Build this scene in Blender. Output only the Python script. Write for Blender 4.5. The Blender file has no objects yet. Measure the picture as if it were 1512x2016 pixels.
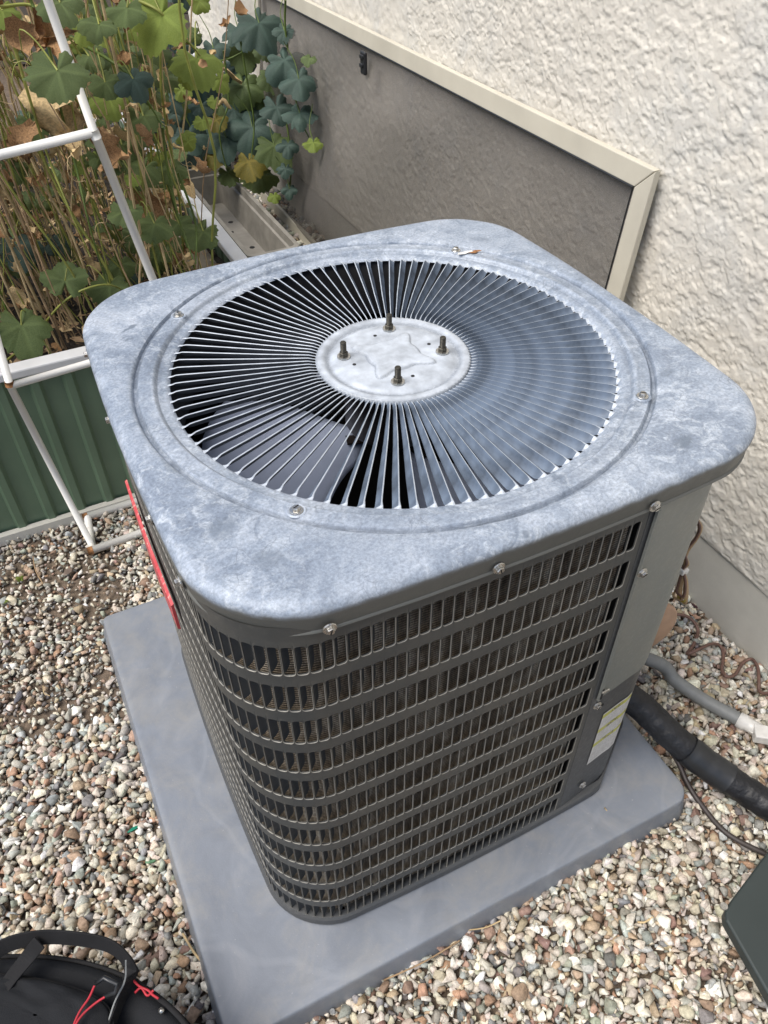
import bpy, bmesh, math, random
import numpy as np
from mathutils import Vector, Matrix, noise as mnoise, Euler
R = math.radians
S = bpy.context.scene
C = S.collection
rnd = random.Random(7)
nrs = np.random.RandomState(11)

# ------------------------------------------------------------------ camera, sky, sun, exposure
CAMP = Vector((-0.4256, -0.8455, 1.4083)); CAMR = (0.8160, 0.0082, -0.4578); FPX = 1540.6
cd = bpy.data.cameras.new('camera'); cam = bpy.data.objects.new('camera', cd); C.objects.link(cam)
cam.location = CAMP; cam.rotation_euler = CAMR
cd.sensor_fit = 'VERTICAL'; cd.sensor_height = 36.0; cd.lens = FPX / 2016 * 36.0
cd.clip_start = .02; cd.clip_end = 3000
S.camera = cam
SUN_EL, SUN_AZ = R(60), R(184)      # azimuth measured from +x, counter-clockwise
w = bpy.data.worlds.new('World'); S.world = w; w.use_nodes = True
nt = w.node_tree; sky = nt.nodes.new('ShaderNodeTexSky'); sky.sky_type = 'NISHITA'; sky.sun_disc = False
sky.sun_elevation = SUN_EL; sky.sun_rotation = R(90) - SUN_AZ
sky.air_density = 1.0; sky.dust_density = 2.5; sky.ozone_density = 1.0
bg = nt.nodes['Background']; nt.links.new(sky.outputs[0], bg.inputs[0]); bg.inputs[1].default_value = .10
sl = bpy.data.lights.new('sun', 'SUN'); sl.energy = 2.4; sl.angle = R(42); sl.color = (1, .95, .87)
so = bpy.data.objects.new('sun', sl); C.objects.link(so)
so.rotation_euler = Vector((math.cos(SUN_AZ) * math.cos(SUN_EL), math.sin(SUN_AZ) * math.cos(SUN_EL), math.sin(SUN_EL))).to_track_quat('Z', 'Y').to_euler()
S.view_settings.view_transform = 'Standard'; S.view_settings.look = 'None'
S.view_settings.gamma = 1; S.view_settings.use_curve_mapping = False
S.view_settings.exposure = 0.66

# ------------------------------------------------------------------ helpers
CAMM = Euler(CAMR).to_matrix()
def at(u, v, ax, c):
    "the point where the line of sight through a pixel of the 1512x2016 photograph meets the plane axis=c"
    d = CAMM @ Vector(((u - 756) / FPX, -(v - 1008) / FPX, -1)); t = (c - CAMP[ax]) / d[ax]
    return CAMP + d * t

def link(name, me, parent=None, mats=None, smooth=False, loc=None):
    if mats is not None:
        for m in (mats if isinstance(mats, (list, tuple)) else [mats]): me.materials.append(m)
    if smooth: me.polygons.foreach_set('use_smooth', [True] * len(me.polygons))
    o = bpy.data.objects.new(name, me); C.objects.link(o)
    if parent: o.parent = parent
    if loc is not None: o.location = loc
    return o
def tag(o, label=None, cat=None, group=None, kind=None):
    if label: o['label'] = label
    if cat: o['category'] = cat
    if group: o['group'] = group
    if kind: o['kind'] = kind
    return o
def empty(name, label, cat, group=None, loc=(0, 0, 0), rot=(0, 0, 0)):
    o = bpy.data.objects.new(name, None); o.empty_display_size = .05; C.objects.link(o)
    o.location = loc; o.rotation_euler = rot; return tag(o, label, cat, group)

class MB:
    def __init__(s): s.v = []; s.f = []; s.m = []
    def add(s, vs, fs, mi=0):
        n = len(s.v); s.v.extend([tuple(p) for p in vs]); s.f.extend([tuple(i + n for i in f) for f in fs]); s.m.extend([mi] * len(fs)); return s
    def grid(s, P, closed_u=False, closed_v=False, mi=0):
        nu, nv = len(P), len(P[0]); fs = []
        for i in range(nu if closed_u else nu - 1):
            for j in range(nv if closed_v else nv - 1):
                i2, j2 = (i + 1) % nu, (j + 1) % nv
                fs.append((i * nv + j, i2 * nv + j, i2 * nv + j2, i * nv + j2))
        s.add([p for r in P for p in r], fs, mi); return s
    def box(s, c, d, mi=0, M=None):
        x, y, z = [k / 2 for k in d]
        vs = [Vector((a * x, b * y, e * z)) for a in (-1, 1) for b in (-1, 1) for e in (-1, 1)]
        if M is not None: vs = [M @ q for q in vs]
        vs = [q + Vector(c) for q in vs]
        s.add(vs, [(0, 1, 3, 2), (4, 6, 7, 5), (0, 4, 5, 1), (2, 3, 7, 6), (0, 2, 6, 4), (1, 5, 7, 3)], mi); return s
    def tube(s, pts, r, n=8, cap=True, mi=0, flat=1.0, up=None):
        pts = [Vector(p) for p in pts]; P = []; prev = None
        for i, p in enumerate(pts):
            t = (pts[min(i + 1, len(pts) - 1)] - pts[max(i - 1, 0)]); t = t.normalized() if t.length > 1e-9 else Vector((0, 0, 1))
            if prev is None:
                a = Vector(up) if up is not None else (Vector((0, 0, 1)) if abs(t.z) < .9 else Vector((1, 0, 0)))
            else: a = prev
            a = a - t * a.dot(t)
            if a.length < 1e-5: a = t.orthogonal()
            a.normalize(); prev = a
            b = t.cross(a); rr = r[i] if hasattr(r, '__len__') else r
            P.append([p + a * math.cos(2 * math.pi * k / n) * rr * flat + b * math.sin(2 * math.pi * k / n) * rr for k in range(n)])
        n0 = len(s.v); s.grid(P, False, True, mi)
        if cap:
            L = len(P); s.f.append(tuple(n0 + k for k in range(n))[::-1]); s.m.append(mi)
            s.f.append(tuple(n0 + (L - 1) * n + k for k in range(n))); s.m.append(mi)
        return s
    def lathe(s, prof, n=32, c=(0, 0, 0), mi=0):
        s.grid([[(c[0] + r * math.cos(2 * math.pi * i / n), c[1] + r * math.sin(2 * math.pi * i / n), c[2] + z) for r, z in prof] for i in range(n)], True, False, mi); return s
    def mesh(s, name):
        me = bpy.data.meshes.new(name); me.from_pydata(s.v, [], s.f)
        if any(s.m): me.polygons.foreach_set('material_index', s.m)
        me.update(); return me
    def build(s, name, mat, parent=None, smooth=False, loc=None):
        return link(name, s.mesh(name), parent, mat, smooth, loc)
def bevel(o, wd, seg=2, ang=35):
    bm = bmesh.new(); bm.from_mesh(o.data)
    bmesh.ops.recalc_face_normals(bm, faces=bm.faces)
    es = [e for e in bm.edges if len(e.link_faces) == 2 and e.calc_face_angle(0) > R(ang)]
    bmesh.ops.bevel(bm, geom=es, offset=wd, segments=seg, affect='EDGES', profile=.5, clamp_overlap=True)
    bm.to_mesh(o.data); bm.free(); return o
def fixn(o):
    bm = bmesh.new(); bm.from_mesh(o.data); bmesh.ops.recalc_face_normals(bm, faces=bm.faces); bm.to_mesh(o.data); bm.free(); return o
def autosmooth(o, ang=35):
    me = o.data; me.polygons.foreach_set('use_smooth', [True] * len(me.polygons))
    bm = bmesh.new(); bm.from_mesh(me)
    for e in bm.edges: e.smooth = not (len(e.link_faces) == 2 and e.calc_face_angle(0) > R(ang))
    bm.to_mesh(me); bm.free(); return o
def spline(pts, n=8):
    pts = [Vector(p) for p in pts]; out = []
    P = [pts[0] * 2 - pts[1]] + pts + [pts[-1] * 2 - pts[-2]]
    for i in range(1, len(P) - 2):
        a, b, c, d = P[i - 1:i + 3]
        for k in range(n):
            t = k / n
            out.append(.5 * ((2 * b) + (c - a) * t + (2 * a - 5 * b + 4 * c - d) * t * t + (3 * b - a - 3 * c + d) * t ** 3))
    out.append(pts[-1]); return out

# ------------------------------------------------------------------ materials
class NT:
    def __init__(s, name):
        s.mat = bpy.data.materials.new(name); s.mat.use_nodes = True; s.t = s.mat.node_tree; s.b = s.t.nodes['Principled BSDF']
        s.out = s.t.nodes['Material Output']; s._o = None
    def n(s, ty, **kw):
        x = s.t.nodes.new(ty)
        for k, v in kw.items(): setattr(x, k, v)
        return x
    def l(s, a, b): s.t.links.new(a, b); return s
    def co(s, kind='Object'):
        if s._o is None: s._o = s.n('ShaderNodeTexCoord')
        return s._o.outputs[kind]
    def noise(s, scale, detail=4, rough=.55, vec=None, stretch=None, dist=0):
        x = s.n('ShaderNodeTexNoise'); x.inputs['Scale'].default_value = scale; x.inputs['Detail'].default_value = detail
        x.inputs['Roughness'].default_value = rough; x.inputs['Distortion'].default_value = dist
        v = vec or s.co()
        if stretch:
            m = s.n('ShaderNodeMapping'); m.inputs['Scale'].default_value = stretch; s.l(v, m.inputs[0]); v = m.outputs[0]
        s.l(v, x.inputs['Vector']); return x.outputs['Fac']
    def ramp(s, f, stops, interp='LINEAR'):
        x = s.n('ShaderNodeValToRGB'); x.color_ramp.interpolation = interp; e = x.color_ramp.elements
        while len(e) < len(stops): e.new(.5)
        for k, (p, c) in enumerate(stops):
            e[k].position = p; e[k].color = (c[0], c[1], c[2], 1) if hasattr(c, '__len__') else (c, c, c, 1)
        s.l(f, x.inputs[0]); return x.outputs[0]
    def mix(s, f, a, b, mode='MIX'):
        x = s.n('ShaderNodeMix', data_type='RGBA', blend_type=mode)
        for sock, v in ((x.inputs[0], f), (x.inputs[6], a), (x.inputs[7], b)):
            if hasattr(v, 'links'): s.l(v, sock)
            elif hasattr(v, '__len__'): sock.default_value = (v[0], v[1], v[2], 1)
            else: sock.default_value = v
        return x.outputs[2]
    def math(s, op, a, b=0, c=None):
        x = s.n('ShaderNodeMath', operation=op)
        for i, v in enumerate((a, b) if c is None else (a, b, c)):
            if hasattr(v, 'links'): s.l(v, x.inputs[i])
            else: x.inputs[i].default_value = v
        return x.outputs[0]
    def bump(s, h, strength=.5, dist=.002, prev=None):
        x = s.n('ShaderNodeBump'); x.inputs['Strength'].default_value = strength; x.inputs['Distance'].default_value = dist
        s.l(h, x.inputs['Height'])
        if prev: s.l(prev, x.inputs['Normal'])
        s.l(x.outputs[0], s.b.inputs['Normal']); return x.outputs[0]
    def set(s, color=None, rough=None, metal=None, **kw):
        for k, v in (('Base Color', color), ('Roughness', rough), ('Metallic', metal)):
            if v is None: continue
            if hasattr(v, 'links'): s.l(v, s.b.inputs[k])
            elif hasattr(v, '__len__'): s.b.inputs[k].default_value = (v[0], v[1], v[2], 1)
            else: s.b.inputs[k].default_value = v
        for k, v in kw.items(): s.b.inputs[k.replace('_', ' ')].default_value = v
        return s
def simple(name, col, rough=.5, metal=0, var=.15, scale=30, bump=0, bscale=200, bdist=.001):
    m = NT(name); f = m.noise(scale, 5)
    lo = [c * (1 - var) for c in col]; hi = [min(1, c * (1 + var)) for c in col]
    m.set(m.ramp(f, [(.3, lo), (.7, hi)]), m.ramp(m.noise(scale * 2.3, 3), [(.3, max(0, rough - .08)), (.7, min(1, rough + .1))]), metal)
    if bump: m.bump(m.noise(bscale, 4), bump, bdist)
    return m.mat

def mk_lid():
    m = NT('weathered_galvanised_paint')
    a = m.noise(5, 8, .68, dist=1.4); b = m.noise(48, 7, .75, dist=.8); c = m.noise(260, 4, .7)
    base = m.ramp(a, [(.34, (.195, .235, .30)), (.47, (.28, .33, .405)), (.6, (.375, .425, .50)), (.7, (.46, .505, .57))])
    chalk = m.math('MULTIPLY', m.ramp(b, [(.48, 0), (.66, .8)]), m.ramp(m.noise(4, 3), [(.35, .25), (.6, 1)]))
    col = m.mix(chalk, base, (.58, .635, .70))
    dark = m.ramp(m.noise(11, 7, .75, dist=2.2), [(.56, 0), (.66, .65)])
    col = m.mix(dark, col, (.155, .195, .255))
    fine = m.ramp(c, [(.3, .66), (.65, 1.12)])
    col = m.mix(1, col, fine, 'MULTIPLY')
    wn = m.n('ShaderNodeTexNoise'); wn.inputs['Scale'].default_value = 70; wn.inputs['Detail'].default_value = 4; m.l(m.co(), wn.inputs['Vector']); wob = m.n('ShaderNodeVectorMath', operation='MULTIPLY_ADD'); m.l(wn.outputs['Color'], wob.inputs[0]); wob.inputs[1].default_value = (.014, .014, 0); m.l(m.co(), wob.inputs[2])
    for (a_, b_, wd_, k_) in (((238, 655), (268, 638), .0035, .8), ((246, 672), (264, 663), .003, .7), ((236, 668), (252, 660), .002, .5), ((415, 1062), (462, 1022), .016, .5), ((498, 1105), (556, 1094), .012, .45), ((1328, 880), (1362, 860), .008, .6), ((1298, 742), (1324, 728), .007, .45), ((1036, 1040), (1038, 1050), .004, .6), ((925, 468), (965, 474), .008, .35), ((1240, 905), (1266, 935), .002, .4), ((330, 905), (350, 930), .007, .4)):
        A_ = at(*a_, 2, .8234); B_ = at(*b_, 2, .8234); mid_ = (A_ + B_) / 2 + Vector((.007, .007, 0)); L_ = max(.004, (B_ - A_).length / 2); an_ = math.atan2(B_.y - A_.y, B_.x - A_.x)
        mp_ = m.n('ShaderNodeMapping', vector_type='TEXTURE'); mp_.inputs['Location'].default_value = (mid_.x, mid_.y, .8234); mp_.inputs['Rotation'].default_value = (0, 0, an_); mp_.inputs['Scale'].default_value = (L_ * 1.25, wd_ * 1.3, .05); m.l(wob.outputs[0], mp_.inputs[0])
        ln_ = m.n('ShaderNodeVectorMath', operation='LENGTH'); m.l(mp_.outputs[0], ln_.inputs[0]); col = m.mix(m.ramp(ln_.outputs['Value'], [(.55, k_), (1.0, 0)]), col, (.13, .16, .20))
    # hair-fine scratches
    v = m.n('ShaderNodeTexVoronoi', feature='DISTANCE_TO_EDGE'); v.inputs['Scale'].default_value = 26
    vm = m.n('ShaderNodeMapping'); vm.inputs['Scale'].default_value = (1, 2.4, 1); vm.inputs['Rotation'].default_value = (0, 0, .6)
    nz = m.n('ShaderNodeTexNoise'); nz.inputs['Scale'].default_value = 14; m.l(m.co(), nz.inputs['Vector'])
    va = m.n('ShaderNodeVectorMath', operation='MULTIPLY_ADD'); m.l(nz.outputs['Color'], va.inputs[0]); va.inputs[1].default_value = (.12, .12, .12); m.l(m.co(), va.inputs[2])
    m.l(va.outputs[0], vm.inputs[0]); m.l(vm.outputs[0], v.inputs['Vector'])
    sc = m.ramp(v.outputs['Distance'], [(.006, 1), (.02, 0)])
    gate = m.ramp(m.noise(12, 3), [(.52, 0), (.6, .55)])
    col = m.mix(m.math('MULTIPLY', sc, gate), col, (.14, .16, .19))
    m.set(col, m.ramp(b, [(.3, .42), (.7, .62)]), .12)
    m.bump(m.noise(420, 3), .18, .0006, m.bump(m.noise(7, 3), .35, .006))
    return m.mat
def add_groove_tone(name, base_fn, col):  # darkens the base colour along grooves and relief edges
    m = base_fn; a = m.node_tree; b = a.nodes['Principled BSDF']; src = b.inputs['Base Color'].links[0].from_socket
    at_ = a.nodes.new('ShaderNodeAttribute'); at_.attribute_name = 'groove_tone'; nz = a.nodes.new('ShaderNodeTexNoise'); nz.inputs['Scale'].default_value = 60; nz.inputs['Detail'].default_value = 5
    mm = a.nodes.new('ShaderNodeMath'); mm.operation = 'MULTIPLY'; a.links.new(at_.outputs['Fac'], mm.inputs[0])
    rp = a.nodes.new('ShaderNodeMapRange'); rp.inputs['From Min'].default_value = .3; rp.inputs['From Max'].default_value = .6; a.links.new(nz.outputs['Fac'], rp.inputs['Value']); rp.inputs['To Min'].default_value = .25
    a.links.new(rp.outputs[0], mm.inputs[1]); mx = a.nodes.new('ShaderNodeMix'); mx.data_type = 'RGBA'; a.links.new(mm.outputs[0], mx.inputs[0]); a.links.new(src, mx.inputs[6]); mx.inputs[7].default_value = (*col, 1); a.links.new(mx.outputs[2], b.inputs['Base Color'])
def set_groove_tone(o, fn):
    ad = o.data.attributes.new('groove_tone', 'FLOAT', 'POINT'); ad.data.foreach_set('value', np.array([fn(v_.co) for v_ in o.data.vertices], np.float32))
M_lid = mk_lid(); add_groove_tone('lid', M_lid, (.10, .12, .15))
M_hub = simple('chalky_hub_metal', (.44, .48, .53), .5, .1, .28, 42, .3, 90, .001); add_groove_tone('hub', M_hub, (.15, .17, .20))
M_slat = simple('grille_fin_paint', (.115, .15, .205), .55, .05, .45, 34, .2, 200, .0006)
M_bead = simple('lit_fin_edge', (.42, .465, .52), .4, .15, .2, 60)  # thin top edges of the fins, their catch of light put into the colour
def mk_guard(name, col, dust):
    m = NT(name); a = m.noise(14, 6, .6); b = m.noise(130, 5, .7)
    c = m.mix(m.ramp(a, [(.35, 0), (.7, .5)]), col, dust)
    c = m.mix(m.ramp(b, [(.55, 0), (.75, .45)]), c, [k * 1.4 for k in dust])
    m.set(c, m.ramp(b, [(.3, .38), (.7, .6)]), .15); m.bump(b, .15, .0006); return m.mat
M_guard = mk_guard('grey_guard_paint', (.066, .070, .070), (.115, .11, .095))
M_edge = mk_guard('worn_metal_edge', (.26, .25, .225), (.34, .32, .27))
M_vane = mk_guard('louver_paint', (.046, .056, .068), (.08, .08, .072))
M_panel = mk_guard('pale_dusty_panel_paint', (.19, .205, .195), (.27, .262, .225))
M_lower = mk_guard('dark_grey_panel_paint', (.075, .08, .085), (.10, .10, .098))
def mk_coil():
    m = NT('dusty_fin_coil'); wv = m.n('ShaderNodeTexWave', wave_type='BANDS', bands_direction='Z'); wv.inputs['Scale'].default_value = 75
    wv.inputs['Distortion'].default_value = 1.2; wv.inputs['Detail'].default_value = 2; wv.inputs['Detail Scale'].default_value = 8; m.l(m.co(), wv.inputs['Vector'])
    f = m.noise(1, 4, .6, stretch=(420, 420, 60)); g = m.noise(1, 5, .65, stretch=(45, 45, 9))
    c = m.ramp(g, [(.33, (.13, .108, .08)), (.5, (.30, .245, .18)), (.7, (.62, .56, .46))])
    c = m.mix(1, c, m.ramp(wv.outputs['Fac'], [(.1, .35), (.7, 1.25)]), 'MULTIPLY')
    c = m.mix(1, c, m.ramp(f, [(.35, .6), (.65, 1.25)]), 'MULTIPLY')
    m.set(c, .6, .25); m.bump(wv.outputs['Fac'], .8, .002, m.bump(f, .5, .001)); return m.mat
M_coil = mk_coil()
M_black = simple('matt_black_interior', (.012, .012, .013), .7)
M_motor = simple('dark_brown_motor_paint', (.022, .016, .014), .4, .2)
M_fan = simple('bluish_fan_metal', (.27, .31, .41), .5, .15, .12, 8)
M_stud = simple('oxidised_stud_steel', (.07, .066, .055), .45, .7, .3, 300, .4, 900)
M_zinc = simple('zinc_screw', (.5, .49, .46), .28, .9, .3, 300)
def mk_pad():
    m = NT('grey_plastic_pad'); a = m.noise(6, 5, .6, dist=2.2); b = m.noise(60, 4)
    c = m.ramp(a, [(.3, (.165, .185, .22)), (.6, (.205, .228, .268)), (.8, (.26, .275, .305))])
    wv = m.n('ShaderNodeTexWave', wave_type='RINGS', rings_direction='Z'); wv.inputs['Scale'].default_value = 2.2; wv.inputs['Distortion'].default_value = 9
    wv.inputs['Detail'].default_value = 3; wv.inputs['Detail Scale'].default_value = 1.2; m.l(m.co(), wv.inputs['Vector'])
    st = m.ramp(wv.outputs['Fac'], [(.97, 0), (.998, .08)])
    c = m.mix(st, c, (.45, .47, .50))
    du = m.ramp(m.noise(9, 8, .75, dist=.5), [(.46, 0), (.72, .6)])
    c = m.mix(du, c, (.29, .285, .27))
    sp = m.ramp(m.noise(190, 3), [(.70, 0), (.76, .5)]); c = m.mix(sp, c, (.42, .42, .41))
    m.set(c, m.ramp(b, [(.3, .36), (.7, .55)])); m.bump(m.noise(330, 4, .7), .3, .0008, m.bump(m.noise(5, 2), .3, .01)); return m.mat
M_pad = mk_pad()

def mk_stucco():
    m = NT('cream_stucco'); fine = m.noise(210, 5, .65)
    c = m.ramp(m.noise(2.2, 6, .65), [(.3, (.66, .625, .555)), (.7, (.76, .725, .645))])
    c = m.mix(m.ramp(m.noise(4.5, 7, .7, dist=.5), [(.50, 0), (.72, .6)]), c, (.50, .51, .50))     # grey weather staining
    c = m.mix(m.ramp(m.noise(60, 5, .7), [(.6, 0), (.75, .3)]), c, (.50, .47, .41))
    m.set(c, .88); m.b.inputs['Specular IOR Level'].default_value = .15
    m.bump(m.noise(420, 4, .7), .7, .0010, m.bump(fine, .5, .0012)); return m.mat
M_stucco = mk_stucco()
M_found = simple('painted_foundation', (.56, .545, .49), .8, 0, .08, 9, .5, 160, .0015)
M_soil = simple('brown_soil', (.15, .115, .085), .95, 0, .35, 60, 1, 140, .006)
M_bedsoil = simple('dark_bed_soil', (.035, .028, .022), .95, 0, .6, 90, 1, 120, .012)
def mk_green():
    m = NT('green_steel_sheet'); c = m.ramp(m.noise(5, 5), [(.3, (.10, .155, .10)), (.7, (.135, .20, .13))])
    c = m.mix(m.ramp(m.noise(40, 6, .7), [(.6, 0), (.8, .4)]), c, (.12, .14, .10)); m.set(c, .42); return m.mat
M_green = mk_green()
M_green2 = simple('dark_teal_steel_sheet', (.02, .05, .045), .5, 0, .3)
def mk_whitetube():
    m = NT('white_enamel_tube'); r = m.ramp(m.noise(28, 7, .7), [(.66, 0), (.74, .8)])
    c = m.mix(r, (.82, .81, .77), (.28, .13, .045)); m.set(c, .35); return m.mat
M_wtube = mk_whitetube()
M_rust = simple('rusty_joint', (.24, .11, .04), .8, 0, .5, 120, .5, 300)
M_cap = simple('white_trim', (.62, .63, .64), .4, 0, .06, 12)
M_frame = simple('cream_aluminium', (.60, .565, .47), .42, .1, .07, 8)
M_planter = simple('tan_grey_plastic', (.27, .255, .225), .55, 0, .2, 14)
M_plank = simple('weathered_tan_board', (.22, .19, .14), .8, 0, .3, 20)
M_rubber = simple('black_foam_insulation', (.010, .011, .014), .5, 0, .4, 40, .9, 60, .004)
M_conduit = simple('grey_flexible_conduit', (.20, .21, .21), .5, 0, .1, 60)
M_pvc = simple('white_pvc', (.68, .67, .64), .35, 0, .12, 60)
M_wire = simple('brown_wire', (.15, .085, .065), .55, 0, .3, 60)
M_tan = simple('tan_wire', (.36, .25, .14), .5, 0, .2)
M_yel = simple('yellow_wire', (.40, .30, .07), .5, 0, .15)
M_disc = simple('tan_painted_disc', (.42, .27, .18), .6, 0, .12)
M_tube = simple('dark_tube', (.045, .036, .034), .5, 0, .25)
M_blk = simple('black_plastic', (.02, .022, .025), .4, 0, .2)
M_acc = simple('dark_green_grey_paint', (.030, .040, .040), .45, .1, .1, 5, .1, 400)
def mk_fabric(name, col, sc=900):
    m = NT(name); wv = m.n('ShaderNodeTexVoronoi'); wv.inputs['Scale'].default_value = sc; m.l(m.co(), wv.inputs['Vector'])
    c = m.mix(m.ramp(m.noise(18, 5), [(.4, 0), (.8, .5)]), col, [k * 2.0 for k in col]); m.set(c, .75); m.b.inputs['Specular IOR Level'].default_value = .22
    m.bump(wv.outputs['Distance'], .5, .0008); return m.mat
M_bag = mk_fabric('black_ballistic_nylon', (.010, .011, .013)); M_web = mk_fabric('black_webbing', (.014, .014, .015), 1400)
M_red = simple('red_cord', (.42, .02, .035), .6, 0, .15)

def mk_screen():
    m = NT('sun_screen_mesh'); c = m.ramp(m.noise(4, 6, .6), [(.3, (.10, .091, .083)), (.7, (.14, .128, .116))]); m.set(c, .85)
    tr = m.n('ShaderNodeBsdfTransparent'); mx = m.n('ShaderNodeMixShader')
    m.l(m.ramp(m.noise(700, 2), [(.3, .44), (.7, .70)]), mx.inputs[0]); m.l(tr.outputs[0], mx.inputs[1]); m.l(m.b.outputs[0], mx.inputs[2]); m.l(mx.outputs[0], m.out.inputs[0])
    return m.mat
M_screen = mk_screen()

def mk_leaf(name, c1, c2, edge, back, trans=.25):
    m = NT(name); rn = m.n('ShaderNodeObjectInfo').outputs['Random']
    f = m.noise(25, 5, .6); col = m.mix(m.ramp(f, [(.3, 0), (.7, 1)]), c1, c2)
    col = m.mix(m.math('MULTIPLY', rn, .45), col, [k * .55 for k in c1])
    at_ = m.n('ShaderNodeAttribute', attribute_name='leaf').outputs['Vector']
    sp = m.n('ShaderNodeSeparateXYZ'); m.l(at_, sp.inputs[0])
    vein = m.ramp(sp.outputs[1], [(.0, 1), (.10, 0)])
    col = m.mix(m.math('MULTIPLY', vein, .22), col, [min(1, k * 1.9) for k in c2])
    ed = m.ramp(m.math('MULTIPLY_ADD', m.noise(40, 3), .3, sp.outputs[0]), [(1.02, 0), (1.10, .85)])
    col = m.mix(ed, col, edge)
    spt = m.ramp(m.noise(120, 3), [(.66, 0), (.72, .4)]); col = m.mix(spt, col, edge)
    geo = m.n('ShaderNodeNewGeometry'); col = m.mix(geo.outputs['Backfacing'], col, back)
    m.set(col, .55); m.b.inputs['Specular IOR Level'].default_value = .35
    td = m.n('ShaderNodeBsdfTranslucent'); m.l(m.mix(.5, col, edge), td.inputs[0]); mx = m.n('ShaderNodeMixShader'); mx.inputs[0].default_value = trans
    m.l(m.b.outputs[0], mx.inputs[1]); m.l(td.outputs[0], mx.inputs[2]); m.l(mx.outputs[0], m.out.inputs[0])
    m.bump(m.math('ADD', m.noise(160, 3), m.math('MULTIPLY', vein, -.6)), .6, .0015)
    return m.mat
M_leafG = mk_leaf('green_vine_leaf', (.075, .12, .040), (.14, .19, .068), (.36, .38, .09), (.16, .22, .11))
M_leafY = mk_leaf('yellow_green_vine_leaf', (.18, .25, .045), (.26, .34, .075), (.34, .33, .07), (.22, .30, .09), .4)
M_leafB = mk_leaf('blue_green_vine_leaf', (.04, .075, .060), (.075, .12, .098), (.10, .15, .09), (.10, .15, .13), .15)
M_leafO = mk_leaf('yellowing_vine_leaf', (.10, .12, .03), (.30, .22, .03), (.42, .28, .03), (.25, .2, .05), .3)
M_dry = simple('withered_leaf', (.36, .21, .10), .85, 0, .5, 22, .6, 140, .002)
M_dry2 = simple('pale_withered_leaf', (.54, .40, .21), .85, 0, .35, 22, .6, 140, .002)
M_stG = simple('green_stem', (.10, .15, .03), .5, 0, .35, 20)
M_stY = simple('yellow_green_stem', (.25, .27, .06), .5, 0, .3, 20)
M_stB = simple('brown_stalk', (.33, .225, .13), .8, 0, .4, 30, .5, 200)
M_stT = simple('straw_stalk', (.50, .38, .21), .8, 0, .3, 30, .5, 200)

# ------------------------------------------------------------------ setting
GZ = -.05
mb = MB(); mb.grid([[(x, y, GZ - .012) for y in (-40, -5, -1.5, 1, 4, 10, 60)] for x in (-60, -8, -2, .3, 2, 60)])
tag(mb.build('ground', M_soil), kind='structure')

# house wall with recessed painted foundation
house = empty('house_wall', 'cream textured stucco house wall above a plain painted foundation strip, right of the metal unit', 'wall', loc=(0, 0, 0))
mb = MB(); zs = [.13 + .0 * k for k in range(1)]
N = 220; low = []
P = []
ys = np.linspace(-3.0, 3.95, N)
for y in ys:
    jag = .131 + .0025 * mnoise.noise(Vector((0, y * 40, 0))) + .002 * mnoise.noise(Vector((3, y * 120, 0)))
    P.append([(.80, y, jag + .004), (.790, y, jag), (.780, y, jag + .0005), (.7775, y, jag + .005), (.7775, y, 1.0), (.7775, y, 2.9)])
mb.grid(P)
mb.add([(.775, 3.95, .13), (1.6, 3.95, .13), (1.6, 3.95, 2.9), (.775, 3.95, 2.9)], [(0, 1, 2, 3)])
mb.add([(.775, -3, .13), (1.6, -3, .13), (1.6, -3, 2.9), (.775, -3, 2.9)], [(3, 2, 1, 0)])
wl = mb.build('stucco_wall', M_stucco, house)
def vnoise(Y, Z, per, seed):
    "smooth lattice noise 0..1 on arrays of metres"
    rs = np.random.RandomState(seed); T = rs.rand(256, 256); y = Y / per + 37.3; z = Z / per + 11.7
    yi = np.floor(y).astype(int); zi = np.floor(z).astype(int); fy = y - yi; fz = z - zi; fy = fy * fy * (3 - 2 * fy); fz = fz * fz * (3 - 2 * fz)
    g_ = lambda a, b: T[a % 256, b % 256]
    return (g_(yi, zi) * (1 - fy) + g_(yi + 1, zi) * fy) * (1 - fz) + (g_(yi, zi + 1) * (1 - fy) + g_(yi + 1, zi + 1) * fy) * fz
def fbm(Y, Z, per, seed, o=4, g_=.55):
    t = 0; a = 1; n_ = 0
    for k in range(o): c_, s_ = math.cos(k * 1.1), math.sin(k * 1.1); t = t + a * vnoise(Y * c_ + Z * s_, Z * c_ - Y * s_, per / 2 ** k, seed + k); n_ += a; a *= g_
    return t / n_
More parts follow.
